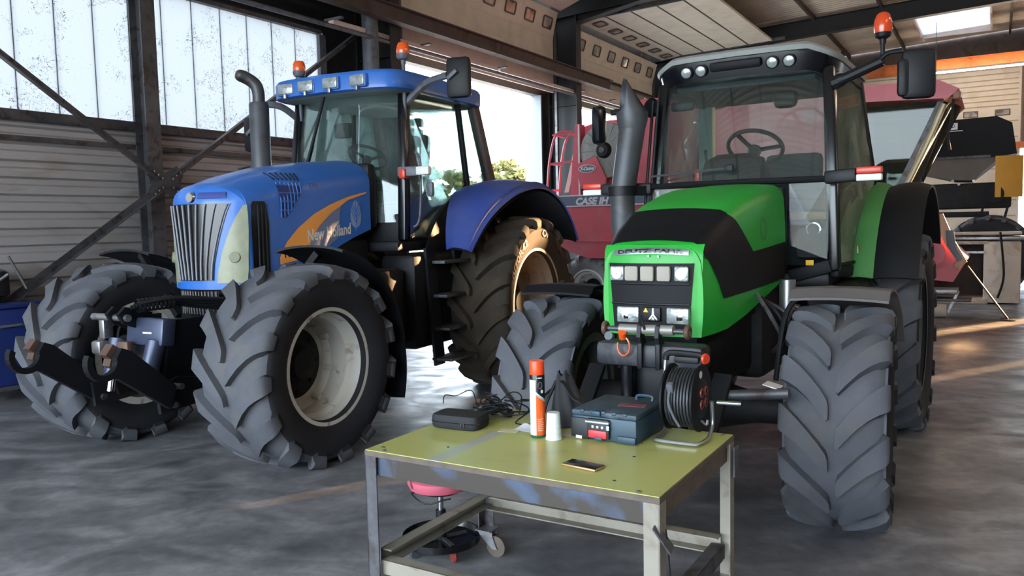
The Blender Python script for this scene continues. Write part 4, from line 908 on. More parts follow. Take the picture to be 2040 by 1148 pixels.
        MB().lathe([(.052, .07), (.057, .10), (.054, .145), (.04, .185), (.02, .2), (0, .202)], q+Vector((0, 0, 2.805)), (0, 0, 1), 24).ob('beacon_lens', mat('red orange beacon lens', 'c8431c', .25, coat=.5), be)
    else:
        MB().tube(smoothpath([(-1.1, -.6, 2.5), (-1.08, -.8, 2.55), (-1.05, -1.0, 2.55)]), .022, 8).ob('mirror_arm', M_BLACK, mi)
        MB().box((-1.04, -1.10, 2.46), (.10, .115, .31), Matrix.Rotation(radians(-28), 3, 'Z'), .045).ob('mirror_housing', M_BLACKG, mi)
        MB().box((-1.09, -1.11, 2.46), (.006, .09, .26), Matrix.Rotation(radians(-28), 3, 'Z'), .002).ob('mirror_glass', M_CHROME, mi)
    ml = empty('marker_lamp', (0, 0, 0), 0, gt)
    z_ = 1.965 if sg > 0 else 1.945; w_ = .60 if sg > 0 else .62; e_ = .80 if sg > 0 else 1.02
    MB().bar((-.94, sg*w_, z_), (-.92, sg*e_, z_+.01), .075, .085, bev=.015, up=(0, 0, 1)).ob('bracket', M_BLACK, ml)
    MB().box((-.91, sg*(e_+.075), z_+.035), (.055, .155, .045), bev=.01).ob('lens', M_REDLENS, ml)
    MB().box((-.91, sg*(e_+.075), z_-.012), (.055, .155, .045), bev=.01).ob('lens', M_WHITEP, ml)
# glass front
def gw(a, b):
    v = lerp(-1, 1, a)*lerp(.62, .56, b); return Vector((lerp(-.88, -1.06, b)-.07*(2*a-1)**2, v, lerp(1.97, 2.70, b)))
MB().grid(gw, 12, 4, .006).ob('windscreen', M_GLASSG, gt)
for sg in (1, -1):
    P4 = [(-.93, .37, 1.95), (-.93, .37, 1.52), (-.955, .62, 1.42), (-.94, .62, 1.95)]
    a = [Vector((x, sg*y, z)) for x, y, z in P4]; MB().add(a+[v-Vector((.006, 0, 0)) for v in a], [(0, 1, 2, 3), (7, 6, 5, 4)]+[(i, (i+1) % 4, 4+(i+1) % 4, 4+i) for i in range(4)]).ob('lower_glass', M_GLASSL, gt, smooth=False)
    MB().bar((-.95, sg*.37, 1.30), (-.95, sg*.64, 1.38), .06, .09, bev=.012).ob('cowl_rail', M_BLACKM, gt)
MB().tube([gw(i/12, 0)+Vector((.012, 0, -.012)) for i in range(13)], .022, 8).ob('screen_rail', M_BLACKM, gt)
MB().box((-.86, 0, 1.62), (.13, .74, .62), bev=.05).ob('hood_seal', M_BLACK, gt)
MB().grid(lambda a, b: Vector((lerp(-2.35, -2.16, b), lerp(-.62, .62, a), lerp(1.75, 2.70, b))), 6, 2, .006).ob('rear_window', M_GLASSG, gt)
MB().box((-1.65, 0, 1.28), (1.4, 1.26, .1), bev=.02).ob('cab_floor', M_BLACK, gt)
# roof
def groof(z, k, ku=1):
    P = []
    for i in range(56):
        t = 2*pi*i/56; c, s_ = cos(t), sin(t); e = .30; x = abs(c)**e*(1 if c > 0 else -1); y = abs(s_)**e*(1 if s_ > 0 else -1)
        v = y*.66*k; u = -1.72+x*.72*k*ku
        if x > 0: u += .07*(1-(v/.66)**2)
        P.append(Vector((u, v, z+.0-.10*max(0, abs(v)/.66-.72)/.28*.7)))
    return P
MB().loft([groof(2.70, .86), groof(2.70, .93), groof(2.78, .97), groof(2.83, .985)]).ob('roof_fascia', M_BLACKG, gt, ang=40)
MB().loft([groof(2.832, 1.0), groof(2.862, 1.02), groof(2.885, .97), groof(2.91, .75), groof(2.92, .4)]).ob('roof', mat('pale grey roof', '8f9290', .5, var=.08), gt, ang=50)
for v in (-.36, -.25, .25, .36):
    u = -1.0+.07*(1-(v/.66)**2)-.015; p = Vector((u, v, 2.765)); e = empty('roof_lamp', p, -v*.3, gt, rot=(0, radians(18), -v*.2))
    MB().lathe([(0, -.03), (.042, -.03), (.044, .012), (.038, .016)], (0, 0, 0), (1, 0, 0), 24).ob('lamp_ring', M_BLACK, e)
    MB().lathe([(.039, .010), (.034, .018), (.018, .024), (0, .026)], (0, 0, 0), (1, 0, 0), 24).ob('lamp_lens', M_LENS, e)
MB().box((-.935, 0, 2.775), (.04, .36, .065), Matrix.Rotation(radians(15), 3, 'Y'), .02).ob('brow_recess', M_BLACKM, gt)
MB().box((-1.6, 0, 2.675), (.95, 1.0, .05), bev=.02).ob('headliner', M_SEAT, gt)
# interior
mb = MB(); mb.box((-1.16, -.07, 1.97), (.28, .50, .42), bev=.135); mb.ob('dashboard', M_BLACKM, gt)
MB().box((-1.12, -.06, 1.6), (.26, .34, .5), bev=.05).ob('dash_pedestal', M_BLACKM, gt)
steering(gt, (-1.45, -.0, 2.24), -34, .2); seat(gt, (-2.0, .1, 1.55), M_SEAT, False)
MB().box((-1.85, -.46, 1.75), (.5, .2, .3), bev=.05).ob('console', M_INT, gt)
MB().box((-2.14, -.60, 2.2), (.1, .14, 1.0), bev=.04).ob('inner_post', M_INT, gt)
MB().tube(smoothpath([(-1.6, -.4, 1.8), (-1.55, -.4, 2.05), (-1.5, -.4, 2.25)]), .012, 8).ob('shift_lever', M_BLACK, gt); MB().box((-1.45, -.45, 2.05), (.03, .04, .1), bev=.012).ob('lever_knob', M_REDLENS, gt)
MB().box((-1.10, -.44, 2.55), (.05, .18, .07), bev=.02).ob('inner_mirror', M_BLACK, gt)
MB().box((-1.12, .3, 2.53), (.1, .16, .12), bev=.04).ob('ceiling_radio', M_BLACKM, gt)
mb = MB(); mb.bar((-.86, -.02, 2.06), (-.89, -.62, 2.03), .012, .014); mb.box((-.86, -.02, 2.06), (.03, .06, .05), bev=.01); mb.ob('wiper', M_BLACK, gt)
for z, q in ((1.86, .0), (1.80, .05)): MB().cyl((-1.25+q, .3, z), (-1.25+q, .6, z-.02), .045, n=14).ob('cab_duct', M_SEAT, gt)
MB().tube([(-1.18, .48+.045*cos(t*pi/10), 1.62+.045*sin(t*pi/10)) for t in range(20)], .007, 6, loop=True).ob('pipe_clamp', M_CHROME, gt)
MB().box((-1.5, .42, 1.66), (.02, .44, .62), bev=.005).ob('dark_backing', M_SEAT, gt)  # dark sheet added behind the lower glass to darken the view in
MB().box((-1.25, .46, 1.72), (.12, .3, .07), bev=.02).ob('copper_plate', mat('tan plywood', '8a6038', .6), gt)
MB().box((-1.22, .48, 1.52), (.1, .26, .22), bev=.05).ob('foot_mat', M_SEAT, gt)
MB().box((-.915, .51, 1.40), (.006, .05, .035), bev=.001).ob('warning_sticker', M_WARN, gt)
MB().box((-1.42, .735, 1.47), (.05, .004, .055), bev=.001).ob('sticker', M_WHITEP, gt); MB().box((-1.42, .7375, 1.485), (.05, .003, .02)).ob('sticker', M_REDLENS, gt)
MB().lathe([(0, -.03), (.06, -.03), (.075, 0), (.06, .02), (0, .02)], (-1.08, -.68, 2.56), (1, -.4, 0), 20).ob('wide_angle_mirror', M_BLACKM, gt)
# exhaust
ge = empty('exhaust', (0, 0, 0), 0, gt); q = Vector((-.80, -.80, 0))
n = 32; R_ = .098
def cut(z, sl, r): return [q+Vector((cos(2*pi*i/n)*r-.02*min(1, max(0, (z-1.9)/.5)), sin(2*pi*i/n)*r+.075*min(1, max(0, (z-1.9)/.5)), z+sl*sin(2*pi*i/n+.5))) for i in range(n)]
mb = MB(); mb.loft([cut(1.35, 0, .075), cut(1.60, 0, .075), cut(1.68, 0, .086), cut(1.9, 0, .09), cut(2.15, 0, .093), cut(2.40, 0, .098)], cap=False); mb.ob('stack', M_STACK, ge)
_cf, _sf = cos(radians(38)), sin(radians(38))
def tip(k): return [q+Vector((-.02+_cf*cos(2*pi*i/n)*.09*k+_sf*(.066-.012*sin(2*pi*i/n)), .075+_sf*cos(2*pi*i/n)*.09*k-_cf*(.066-.012*sin(2*pi*i/n)), 2.625+.135*sin(2*pi*i/n)*k)) for i in range(n)]
mb = MB(); mb.loft([cut(2.38, 0, .098), cut(2.44, 0, .112), cut(2.50, 0, .116), tip(1)], cap=False); mb.loft([tip(.96), cut(2.46, .0, .10)], cap=False); mb.ob('stack_tip', M_STACK, ge)
MB().lathe([(.1, -.035), (.108, -.035), (.108, .035), (.1, .035)], q+Vector((0, 0, 1.93)), (0, 0, 1), 28).ob('strap', M_BLACK, ge)
MB().bar(q+Vector((0, .05, 1.93)), (-.95, -.64, 1.93), .04, .07).ob('bracket', M_BLACK, ge)
for y_ in (-.70, -.66): MB().cyl((-.92, y_, 1.5), (-1.02, y_+.06, 2.6), .012, n=8).ob('stack_guard', M_BLACK, ge)
# left engine bay plumbing
for k in range(5): MB().tube(smoothpath([(-.15-.1*k, .36, 1.25-.03*k), (-.1-.1*k, .46+.02*k, 1.12), (-.18-.08*k, .5, .98+.02*k), (-.3-.1*k, .42, .88)]), .013, 8).ob('hose', M_CHASSIS if k % 2 else M_STEELD, gt)
MB().cyl((-.42, .48, 1.1), (-.42, .48, 1.32), .05, n=16).ob('filter', M_STEEL, gt); MB().box((-.55, .5, 1.0), (.08, .05, .3), bev=.01).ob('bracket', M_STEEL, gt)
MB().box((-1.35, .62, 1.05), (.6, .34, .4), bev=.05).ob('tank', M_BLACK, gt); MB().box((-1.2, .78, .62), (.4, .2, .04), bev=.01).ob('step', M_STEELD, gt)
# front linkage
fl = empty('front_linkage', (0, 0, 0), 0, gt)
MB().box((.74, .05, .995), (.16, .60, .13), bev=.03).ob('cross_beam', mat('dull dark paint', '23262c', .5, var=.25, dirt='4a4a4c', dscale=9), fl)
MB().box((.60, .03, .80), (.10, .36, .40), bev=.03).ob('back_plate', M_BLACK, fl)
for v in (-.11, .19): MB().cyl((.70, v, .52), (.70, v, .94), .04, n=18).ob('lift_cylinder', M_BLACKG, fl)
for v in (-.31, .41):
    MB().bar((.66, v, .90), (.98, v-.02, .52), .035, .10, bev=.01, up=(0, 1, 0)).ob('lower_arm', M_BLACK, fl)
MB().cyl((.82, -.10, 1.135), (.82, .20, 1.140), .026, n=18).ob('top_link', mat('worn grey tube', '8d8a84', .5, .4, var=.1), fl)
for v, d_ in ((-.185, 1), (.275, -1)):
    c = Vector((.82, v, 1.135)); MB().tube([c+Vector((cos(t*pi/12)*.026, 0, sin(t*pi/12)*.026)) for t in range(24)], .014, 8, loop=True).ob('link_eye', mat('rusty brown steel', '6a5348', .6, .5, var=.2), fl)
    MB().cyl(c+Vector((0, d_*.02, 0)), c+Vector((0, d_*.085, 0)), .014, n=12).ob('link_thread', M_STEELD, fl)
MB().cyl((.845, .05, 1.14), (.86, .035, 1.215), .007, n=8).ob('lever', M_BLACK, fl)
for v in (.02, .12):
    MB().prism([(.78, 1.03), (.84, 1.04), (.86, 1.10), (.85, 1.16), (.82, 1.165), (.80, 1.10), (.77, 1.06)], (0, v, 0), (1, 0, 0), (0, 0, 1), .022, True).ob('link_ear', M_BLACK, fl, smooth=False)
    MB().box((.84, v, 1.0), (.02, .03, .14), bev=.008).ob('link_ear', M_BLACK, fl)
MB().cyl((.84, -.075, 1.09), (.86, -.07, 1.12), .022, n=12).ob('coupling_cap', M_ORLENS, fl); MB().cyl((.83, -.15, 1.09), (.86, -.15, 1.10), .024, n=12).ob('coupling_cap', M_GREYP, fl)
MB().tube([(.845, -.07+.035*sin(t*pi/8), 1.045+.05*cos(t*pi/8)) for t in range(14)], .005, 6).ob('coupling_cord', M_ORLENS, fl)
MB().cyl((.70, .44, .80), (.70, .75, .84), .028, n=14).ob('side_shaft', M_STEELD, fl); MB().cyl((.86, .44, .795), (.86, .56, .80), .013, n=12).ob('side_pin', M_CHROME, fl)
MB().box((.66, .66, .865), (.1, .08, .004), Matrix.Rotation(radians(-14), 3, 'X')).ob('tag', M_WHITEP, fl)
# ================================================================== red combine behind the green tractor (x = d, y = s-14, camera side is -y)
cb = empty('combine_harvester', W((14, 0, 0)), -WA); tag(cb, 'faded red combine harvester with round dust screen standing behind the green tractor', 'harvester')
YS = -1.5
def side(poly, y=YS, t=.06): return MB().prism(poly, (0, y, 0), (1, 0, 0), (0, 0, 1), -t)
MB().prism([(2.65, 1.30), (2.72, 2.18), (7.9, 2.18), (7.9, 1.5), (5.6, 1.05), (3.3, 1.10)], (0, YS+.04, 0), (1, 0, 0), (0, 0, 1), -2.9).ob('body', M_RED, cb, smooth=False)
M_PINKW = mat('pale stripe', 'c9c2c8', .5); M_GREYST = mat('grey stripe', '545e70', .5)
side([(2.66, 1.40), (2.72, 1.80), (7.7, 1.80), (7.7, 1.62), (5.6, 1.40), (3.5, 1.38)], YS-.0, .06).ob('side_skirt', M_RED, cb, smooth=False)
MB().box((5.2, YS, 2.085), (5.0, .02, .16)).ob('stripe', M_GREYST, cb, smooth=False)
for z in (2.175, 1.995): MB().box((5.2, YS-.004, z), (5.0, .02, .02)).ob('stripe', M_PINKW, cb, smooth=False)
text('lettering', 'CASE IH', .16, lambda x, y: Vector((3.12+x, YS-.018, 2.02+y)), M_PINKW, cb, width=.62, shear=.25, bold=.008, label='pale CASE IH lettering')
MB().prism([(3.0, 2.18), (3.12, 3.38), (3.4, 3.45), (7.1, 3.45), (7.35, 2.18)], (0, YS+.35, 0), (1, 0, 0), (0, 0, 1), -2.2).ob('engine_hood', M_RED, cb, smooth=False)
side([(2.95, 2.18), (3.07, 3.40), (3.16, 3.40), (3.16, 2.18)], YS+.1, .2).ob('corner_panel', M_RED, cb, smooth=False)
MB().box((3.18, YS+.02, 2.78), (.03, .03, 1.2)).ob('pale_edge', M_PINKW, cb, smooth=False)
MB().prism([(4.3, 2.2), (4.3, 3.42), (7.2, 3.42), (7.2, 2.2)], (0, YS+.30, 0), (1, 0, 0), (0, 0, 1), .06).ob('tank_side', M_RED, cb, smooth=False)
MB().prism([(4.1, 3.4), (3.9, 3.75), (7.3, 3.75), (7.1, 3.4)], (0, YS+.4, 0), (1, 0, 0), (0, 0, 1), -2.1).ob('grain_tank', M_RED, cb, smooth=False)
M_DISC = mat('dusty grey screen', '8c8b88', .8, var=.12, vscale=12)
dc = MB(); dc.lathe([(.0, .05), (.13, .05), (.14, .09), (.46, .05), (.47, 0), (.45, -.05)], (3.62, YS+.16, 2.92), (0, -1, 0), 48); dsk = dc.ob('rotary_screen', M_DISC, cb)
for k in range(16):
    a = 2*pi*k/16; p = Vector((3.62, YS+.085, 2.92)); d_ = Vector((cos(a), 0, sin(a))); MB().bar(p+d_*.15, p+d_*.45, .012, .02, up=(0, 1, 0)).ob('screen_rib', M_DISC, dsk, smooth=False)
MB().lathe([(0, .10), (.10, .10), (.13, .06), (.135, 0)], (3.62, YS+.09, 2.92), (0, -1, 0), 28).ob('screen_hub', M_BLACK, dsk)
MB().lathe([(0, .13), (.05, .13), (.06, .1), (.06, .0)], (3.62, YS+.09, 2.92), (0, -1, 0), 20).ob('screen_hub', M_STEELD, dsk)
side([(3.10, 2.70), (3.50, 2.82), (3.68, 2.45), (3.66, 2.30), (3.22, 2.28)], YS, .05).ob('screen_guard', M_RED, cb, smooth=False)
ov = MB().add([Vector((3.36+.165*cos(t*pi/16), YS-.055, 2.62+.07*sin(t*pi/16))) for t in range(32)], [tuple(range(32))]).ob('oval_plate', M_PINKW, cb, smooth=False)
MB().add([Vector((3.36+.15*cos(t*pi/16), YS-.058, 2.62+.057*sin(t*pi/16))) for t in range(32)], [tuple(range(32))]).ob('oval_field', M_GREYST, ov, smooth=False)
text('lettering', 'X-Clusive', .085, lambda x, y: Vector((3.23+x, YS-.062, 2.595+y)), M_WHITEP, ov, width=.26, shear=.2, bold=.003)
st = MB().box((2.87, YS-.066, 1.66), (.08, .008, .12)).ob('sticker', M_WARN, cb, smooth=False)
# rear ladder
ld = empty('ladder', (0, 0, 0), 0, cb)
for y in (YS+.1, YS+.55): MB().tube(smoothpath([(2.50, y, 2.2), (2.56, y, 2.8), (2.70, y, 3.25), (3.0, y, 3.28)]), .022, 8).ob('ladder_rail', M_RED, ld)
for z in (2.3, 2.75, 3.25): MB().tube([(2.52+.12*(z-2.3), YS+.1, z), (2.52+.12*(z-2.3), YS+.55, z)], .018, 8).ob('rung', M_RED, ld)
for z in (2.75, 3.25): MB().tube([(2.52+.12*(z-2.3), YS+.1, z), (3.0, YS+.1, z+.02)], .018, 8).ob('rung', M_RED, ld)
MB().prism([(2.75, 2.25), (2.98, 3.1), (3.03, 3.1), (2.83, 2.25)], (0, YS+.3, 0), (1, 0, 0), (0, 0, 1), .02).ob('mud_flap', M_PALE, cb, smooth=False)
CW = dict(R=.60, W=.42, rim=.30, N=14, run=.2, lh=.04, lw=.04, dish=.05, disc=.12, hub=.05)
CD = dict(R=.86, W=.65, rim=.45, N=16, run=.28, lh=.05, lw=.05, dish=.05, disc=.2, hub=.05)
M_RUBG = mat('dusty grey tyre', '7b7c7e', .85, var=.15, dirt='6a6a6c', dscale=5)
for sg in (-1, 1):
    wheel(cb, 'rear_wheel', (3.25, sg*1.2), CW, sg, 0, M_WHITEP, M_RUBG); wheel(cb, 'drive_wheel', (7.0, sg*1.1), CD, sg, 0, M_RIM, M_RUB)
MB().box((5.2, 0, .85), (4.6, 1.5, .7), bev=.08).ob('underbody', M_CHASSIS, cb)
MB().cyl((3.25, -1.2, .57), (3.25, 1.2, .57), .08, n=14).ob('rear_axle', M_CHASSIS, cb)
side([(3.45, .75), (3.7, 1.38), (4.0, 1.38), (3.95, .75)], YS+.3, .1).ob('skirt_end', M_RED, cb, smooth=False)
# cab
cab = empty('cab', (0, 0, 0), 0, cb)
MB().prism([(7.35, 3.36), (7.3, 3.50), (7.5, 3.58), (8.6, 3.56), (8.85, 3.42), (8.72, 3.30)], (0, -1.3, 0), (1, 0, 0), (0, 0, 1), -2.5).ob('cab_roof', M_RED, cab, smooth=False)
MB().box((7.5, 0, 1.92), (1.1, 2.0, .12), bev=.02).ob('cab_floor', M_BLACK, cab)
for y in (-.95, .95):
    MB().bar((8.02, y, 1.95), (8.62, y, 3.32), .07, .07).ob('pillar', M_STEELD, cab)
    MB().bar((7.35, y, 1.95), (7.35, y, 3.36), .09, .12).ob('pillar', M_BLACKM, cab)
MB().grid(lambda a, b: Vector((lerp(8.05, 8.66, b)+.18*(1-(2*a-1)**2), lerp(-.95, .95, a), lerp(1.97, 3.30, b))), 12, 3, .008).ob('cab_screen', M_GLASSC, cab)
for y in (-.97, .97):
    a = [Vector(q_) for q_ in ((7.4, y, 2.0), (8.03, y, 2.0), (8.6, y, 3.3), (7.4, y, 3.3))]; MB().add(a+[v+Vector((0, .008, 0)) for v in a], [(0, 1, 2, 3), (7, 6, 5, 4)]+[(i, (i+1) % 4, 4+(i+1) % 4, 4+i) for i in range(4)]).ob('cab_window', M_GLASSC, cab, smooth=False)
MB().box((7.8, .1, 2.4), (.6, .8, .9), bev=.1).ob('cab_seat', M_SEAT, cab); MB().box((7.45, .3, 2.3), (.1, 1.2, .7), bev=.02).ob('cab_back_panel', M_BLACKM, cab); MB().box((8.2, .6, 2.35), (.2, .4, .8), bev=.05).ob('cab_console', M_BLACKM, cab)
MB().box((8.82, -1.15, 3.34), (.1, .3, .12), bev=.03).ob('roof_lamp', mat('salmon lamp pod', '9a6a5c', .5), cab); MB().box((8.87, -1.15, 3.34), (.02, .22, .08)).ob('lamp_lens', M_LENS, cab)
MB().tube(smoothpath([(8.78, -1.2, 3.3), (8.76, -1.2, 3.0), (8.72, -1.2, 2.85), (8.75, -1.2, 2.6)]), .018, 8).ob('mirror_arm', M_BLACK, cab)
MB().tube(smoothpath([(8.66, -1.1, 3.25), (8.45, -1.1, 2.7), (8.12, -1.1, 1.95)]), .045, 10).ob('hand_rail', mat('pale yellow rail', 'b6a98a', .4, .3), cab)
# feeder house
MB().prism([(7.9, 1.75), (8.30, 1.78), (8.98, 1.05), (8.80, .72), (8.0, .80)], (0, -.65, 0), (1, 0, 0), (0, 0, 1), -1.3).ob('feeder_house', M_RED, cb, smooth=False)
M_LITPL = mat('sunlit orange plate', 'b98a6c', .5)  # orange sunlight on the feeder's edge painted in as plate colour
MB().prism([(8.50, 1.72), (8.66, 1.72), (8.80, 1.36), (8.98, 1.02), (8.90, .96), (8.68, 1.30)], (0, -.72, 0), (1, 0, 0), (0, 0, 1), .05).ob('feeder_face', M_LITPL, cb, smooth=False)
MB().prism([(8.70, 1.48), (8.80, 1.48), (8.84, 1.22), (8.92, 1.06), (8.86, 1.02), (8.72, 1.25)], (0, -.775, 0), (1, 0, 0), (0, 0, 1), .01).ob('feeder_slot', M_BLACKG, cb, smooth=False)
MB().box((8.86, -.7, .98), (.1, .1, .1), Matrix.Rotation(radians(30), 3, 'Y'), .01).ob('feeder_hook', M_LITPL, cb)
MB().cyl((8.5, -.9, 1.15), (8.5, .7, 1.15), .2, n=24).ob('feeder_drum', M_RED, cb)

# black trailed machine
bm_ = empty('baler', W((20.6, 0, 0)), -WA); tag(bm_, 'black-hooded farm machine with yellow side guard beyond the pale metal box', 'farm machine')
MB().prism([(7.6, 2.95), (7.7, 3.72), (9.30, 3.76), (9.58, 3.60), (9.68, 2.95), (9.25, 2.90)], (0, -.6, 0), (1, 0, 0), (0, 0, 1), -1.9).ob('hood', M_BLACKM, bm_, smooth=False)
MB().prism([(7.6, 2.93), (9.3, 2.93), (9.3, 2.82), (8.85, 2.43), (8.5, 2.45), (7.6, 2.7)], (0, -.55, 0), (1, 0, 0), (0, 0, 1), -1.6).ob('belly_pan', mat('dusty grey pan', '5a544e', .7, var=.15), bm_, smooth=False)
MB().box((8.45, -.58, 2.93), (1.5, .05, .05)).ob('belly_rail', M_STEELD, bm_, smooth=False)
MB().box((8.37, -.625, 3.60), (.42, .02, .14)).ob('name_plate', M_WHITEP, bm_, smooth=False); text('lettering', 'GABARD', .1, lambda x, y: Vector((8.21+x, -.64, 3.57+y)), M_GREYP, bm_, width=.32, bold=.003)
MB().box((8.42, -.622, 3.50), (.52, .01, .02)).ob('plate_strip', M_SILV, bm_, smooth=False)
M_YEL = mat('yellow guard paint', 'cf9a38', .5, var=.06)
MB().grid(lambda a, b: Vector((lerp(9.30, 9.80, a), -.62-.1*sin(pi*a*.5)+.25*a, lerp(2.05, 2.92, b)-.0*a)), 8, 4, .03).ob('side_guard', M_YEL, bm_, ang=50)
MB().box((8.6, .2, 2.1), (2.0, 1.5, .55), bev=.05).ob('frame', M_CHASSIS, bm_); MB().box((8.4, -.4, 1.7), (1.6, .3, .12), bev=.02).ob('frame_rail', M_CHASSIS, bm_)
MB().cyl((9.28, -.6, 2.12), (9.28, -.52, 2.12), .19, n=28).ob('pulley', M_BLACKM, bm_)
for q in (9.0, 9.45): MB().bar((q, -.5, 1.45), (q+.12, -.5, 2.0), .05, .05).ob('strut', M_CHASSIS, bm_)
for y in (-.45, 1.0): wheel(bm_, 'wheel', (9.2, y), dict(R=.86, W=.5, rim=.42, N=16, run=.2, lh=.03, lw=.045, dish=.05, disc=.15, hub=.05), -1, 0, M_GREYP, M_RUB)
for q in ((8.9, 2.42), (8.5, 2.43), (8.62, 2.36)): MB().cyl((q[0], -.58, q[1]), (q[0], -.5, q[1]), .03, n=10).ob('bolt', M_STEEL, bm_)

# pale metal box
M_BOXC = mat('pale cream metal', 'cdbfae', .5, var=.06, dirt='a89a88', dscale=4)
bx = empty('metal_cabinet', W((17.6, 0, 0)), -WA); tag(bx, 'pale cream metal cabinet with open dark bay strapped on the floor below the black machine', 'cabinet')
MB().box((9.44, .55, .60), (.60, 1.1, 1.16), bev=.03).ob('body', M_BOXC, bx)
MB().box((8.55, .55, 1.16), (1.35, 1.1, .06), bev=.01).ob('top_rail', M_BOXC, bx); MB().box((8.55, .55, .05), (1.35, 1.1, .10), bev=.01).ob('base_rail', M_BOXC, bx)
MB().box((8.50, .95, .6), (1.3, .06, 1.1)).ob('bay_back', M_RUST, bx); MB().box((7.9, .55, .6), (.06, 1.1, 1.1)).ob('bay_side', M_BOXC, bx)
MB().box((8.55, .0, .98), (1.2, .04, .04)).ob('bay_rail', M_STEEL, bx)
MB().box((8.95, .55, 1.24), (1.7, .9, .06), bev=.01).ob('lid', M_STEEL, bx); MB().box((8.95, .55, 1.33), (1.6, .8, .05), bev=.01).ob('lid', M_BOXC, bx)
MB().tube(smoothpath([(9.40, -.02, 1.36), (9.44, -.03, 1.0), (9.47, -.03, .5), (9.38, -.02, .12)]), .02, 6).ob('strap', M_BLACKM, bx)
# low steel trolley with roller
tl = empty('steel_trolley', W((15.4, 8.1, 0)), -WA); tag(tl, 'low grey steel trolley with a cream roller beside the green rear wheel', 'trolley')
MB().box((.2, 0, .42), (1.0, .5, .08), bev=.01).ob('deck', M_STEEL, tl); MB().box((.35, 0, .28), (1.1, .45, .05), bev=.01).ob('lower_deck', M_STEELD, tl)
for q in (-.25, .55): MB().bar((q, -.2, .05), (q+.15, -.2, .40), .04, .04).ob('leg', M_STEEL, tl); MB().bar((q, .2, .05), (q+.15, .2, .40), .04, .04).ob('leg', M_STEEL, tl)
MB().lathe([(0, 0), (.10, 0), (.115, .02), (.115, .48), (.10, .5), (0, .5)], (.05, -.35, .115), (1, 0, .0), 24).ob('roller', M_BOXC, tl); MB().cyl((.555, -.35, .115), (.57, -.35, .115), .05, n=16).ob('roller_cap', M_STEEL, tl)
# prop bar leaning on the feeder
pr = MB(W); pr.tube([(15.05, 9.52, .012), (13.3, 8.98, .96)], .014, 8); pr.box((15.05, 9.52, .008), (.3, .2, .012)); 
tag(pr.ob('prop_bar', M_DARKST), 'thin black steel bar leaning from the floor to the red feeder', 'bar')
# blue bin trolley by the left wall and grey bench grinder behind it
bc = empty('bin_trolley', W((4.43, .40, 0)), -WA); tag(bc, 'dark blue bin trolley with a steel push rail at the ribbed wall', 'trolley')
M_BIN = mat('dark blue bin plastic', '14245a', .45, var=.15)
mb = MB(); mb.box((0, 0, .56), (.56, .60, .80), bev=.04, taper=None); mb.ob('bin', M_BIN, bc)
MB().box((0, 0, .985), (.59, .64, .05), bev=.02).ob('rim', M_BIN, bc)
MB().box((0, 0, .14), (.56, .62, .05), bev=.01).ob('base_frame', M_STEELD, bc)
MB().tube(smoothpath([(.30, -.33, .14), (.31, -.31, .70), (.31, -.26, .78), (.31, .24, .78), (.31, .30, .70), (.30, .31, .14)]), .016, 8).ob('push_rail', M_STEEL, bc)
for x in (-.22, .22):
    for y in (-.25, .25): MB().lathe([(0, -.02), (.05, -.02), (.055, 0), (.05, .02), (0, .02)], (x, y, .055), (1, 0, 0), 18).ob('caster', M_BLACK, bc)
bg = empty('bench_vice', W((4.36, .36, 1.011)), -WA); tag(bg, 'old grey vice with a cross handle standing on the blue bin trolley', 'vice')
MB().box((-.08, .0, .03), (.3, .3, .06), bev=.02).ob('foot', M_CHASSIS, bg); mb = MB(); mb.box((-.1, .0, .20), (.34, .3, .30), bev=.05); mb.ob('head', mat('worn beige grey casting', '6d675c', .6, var=.2, dirt='3a3530'), bg)
MB().box((.12, -.02, .20), (.14, .24, .26), bev=.03).ob('jaw', M_CHASSIS, bg); MB().cyl((.15, -.05, .2), (.24, .06, .3), .02, n=10).ob('spindle', M_STEELD, bg)
MB().bar((.18, .10, .48), (.30, .2, .14), .02, .02).ob('cross_handle', M_DARKST, bg)
# ================================================================== work table and what lies on it
TO = Vector((-.638, 3.323, 0)); TW, TD, TH = 1.308, .905, .77
tb = empty('work_table', TO, -WA); tag(tb, 'steel workbench on casters with a worn yellow-green top', 'table')
def top_mat():
    m = mat('yellow green laminate', 'b0b268', .3, var=.05, vscale=2, dirt='9a9c62', dscale=5, dthr=(.55, .8), rvar=.06); nt = m.node_tree; N, Lk = nt.nodes, nt.links; b = N['Principled BSDF']
    src = b.inputs['Base Color'].links[0].from_socket; tc = N.new('ShaderNodeTexCoord'); sp = N.new('ShaderNodeSeparateXYZ'); Lk.new(tc.outputs['Object'], sp.inputs[0])
    def mth(op, a, c=0, cl=False):
        n = N.new('ShaderNodeMath'); n.operation = op; n.use_clamp = cl
        for i, q in enumerate((a, c)):
            if isinstance(q, (int, float)): n.inputs[i].default_value = q
            else: Lk.new(q, n.inputs[i])
        return n.outputs[0]
    no = N.new('ShaderNodeTexNoise'); no.inputs['Scale'].default_value = 40; Lk.new(tc.outputs['Object'], no.inputs['Vector'])
    d = mth('ABSOLUTE', mth('SUBTRACT', mth('ADD', sp.outputs[0], mth('MULTIPLY', mth('SUBTRACT', no.outputs['Fac'], .5), .02)), .36)); e = mth('SUBTRACT', 1, mth('DIVIDE', d, .042), True)
    e = mth('MULTIPLY', mth('MINIMUM', mth('MULTIPLY', e, 2.2), 1), mth('LESS_THAN', sp.outputs[1], .5)); e = mth('MULTIPLY', e, .8)
    mx = N.new('ShaderNodeMix'); mx.data_type = 'RGBA'; Lk.new(e, mx.inputs[0]); Lk.new(src, mx.inputs[6]); mx.inputs[7].default_value = srgb('a2a5a4'); Lk.new(mx.outputs[2], b.inputs['Base Color']); return m
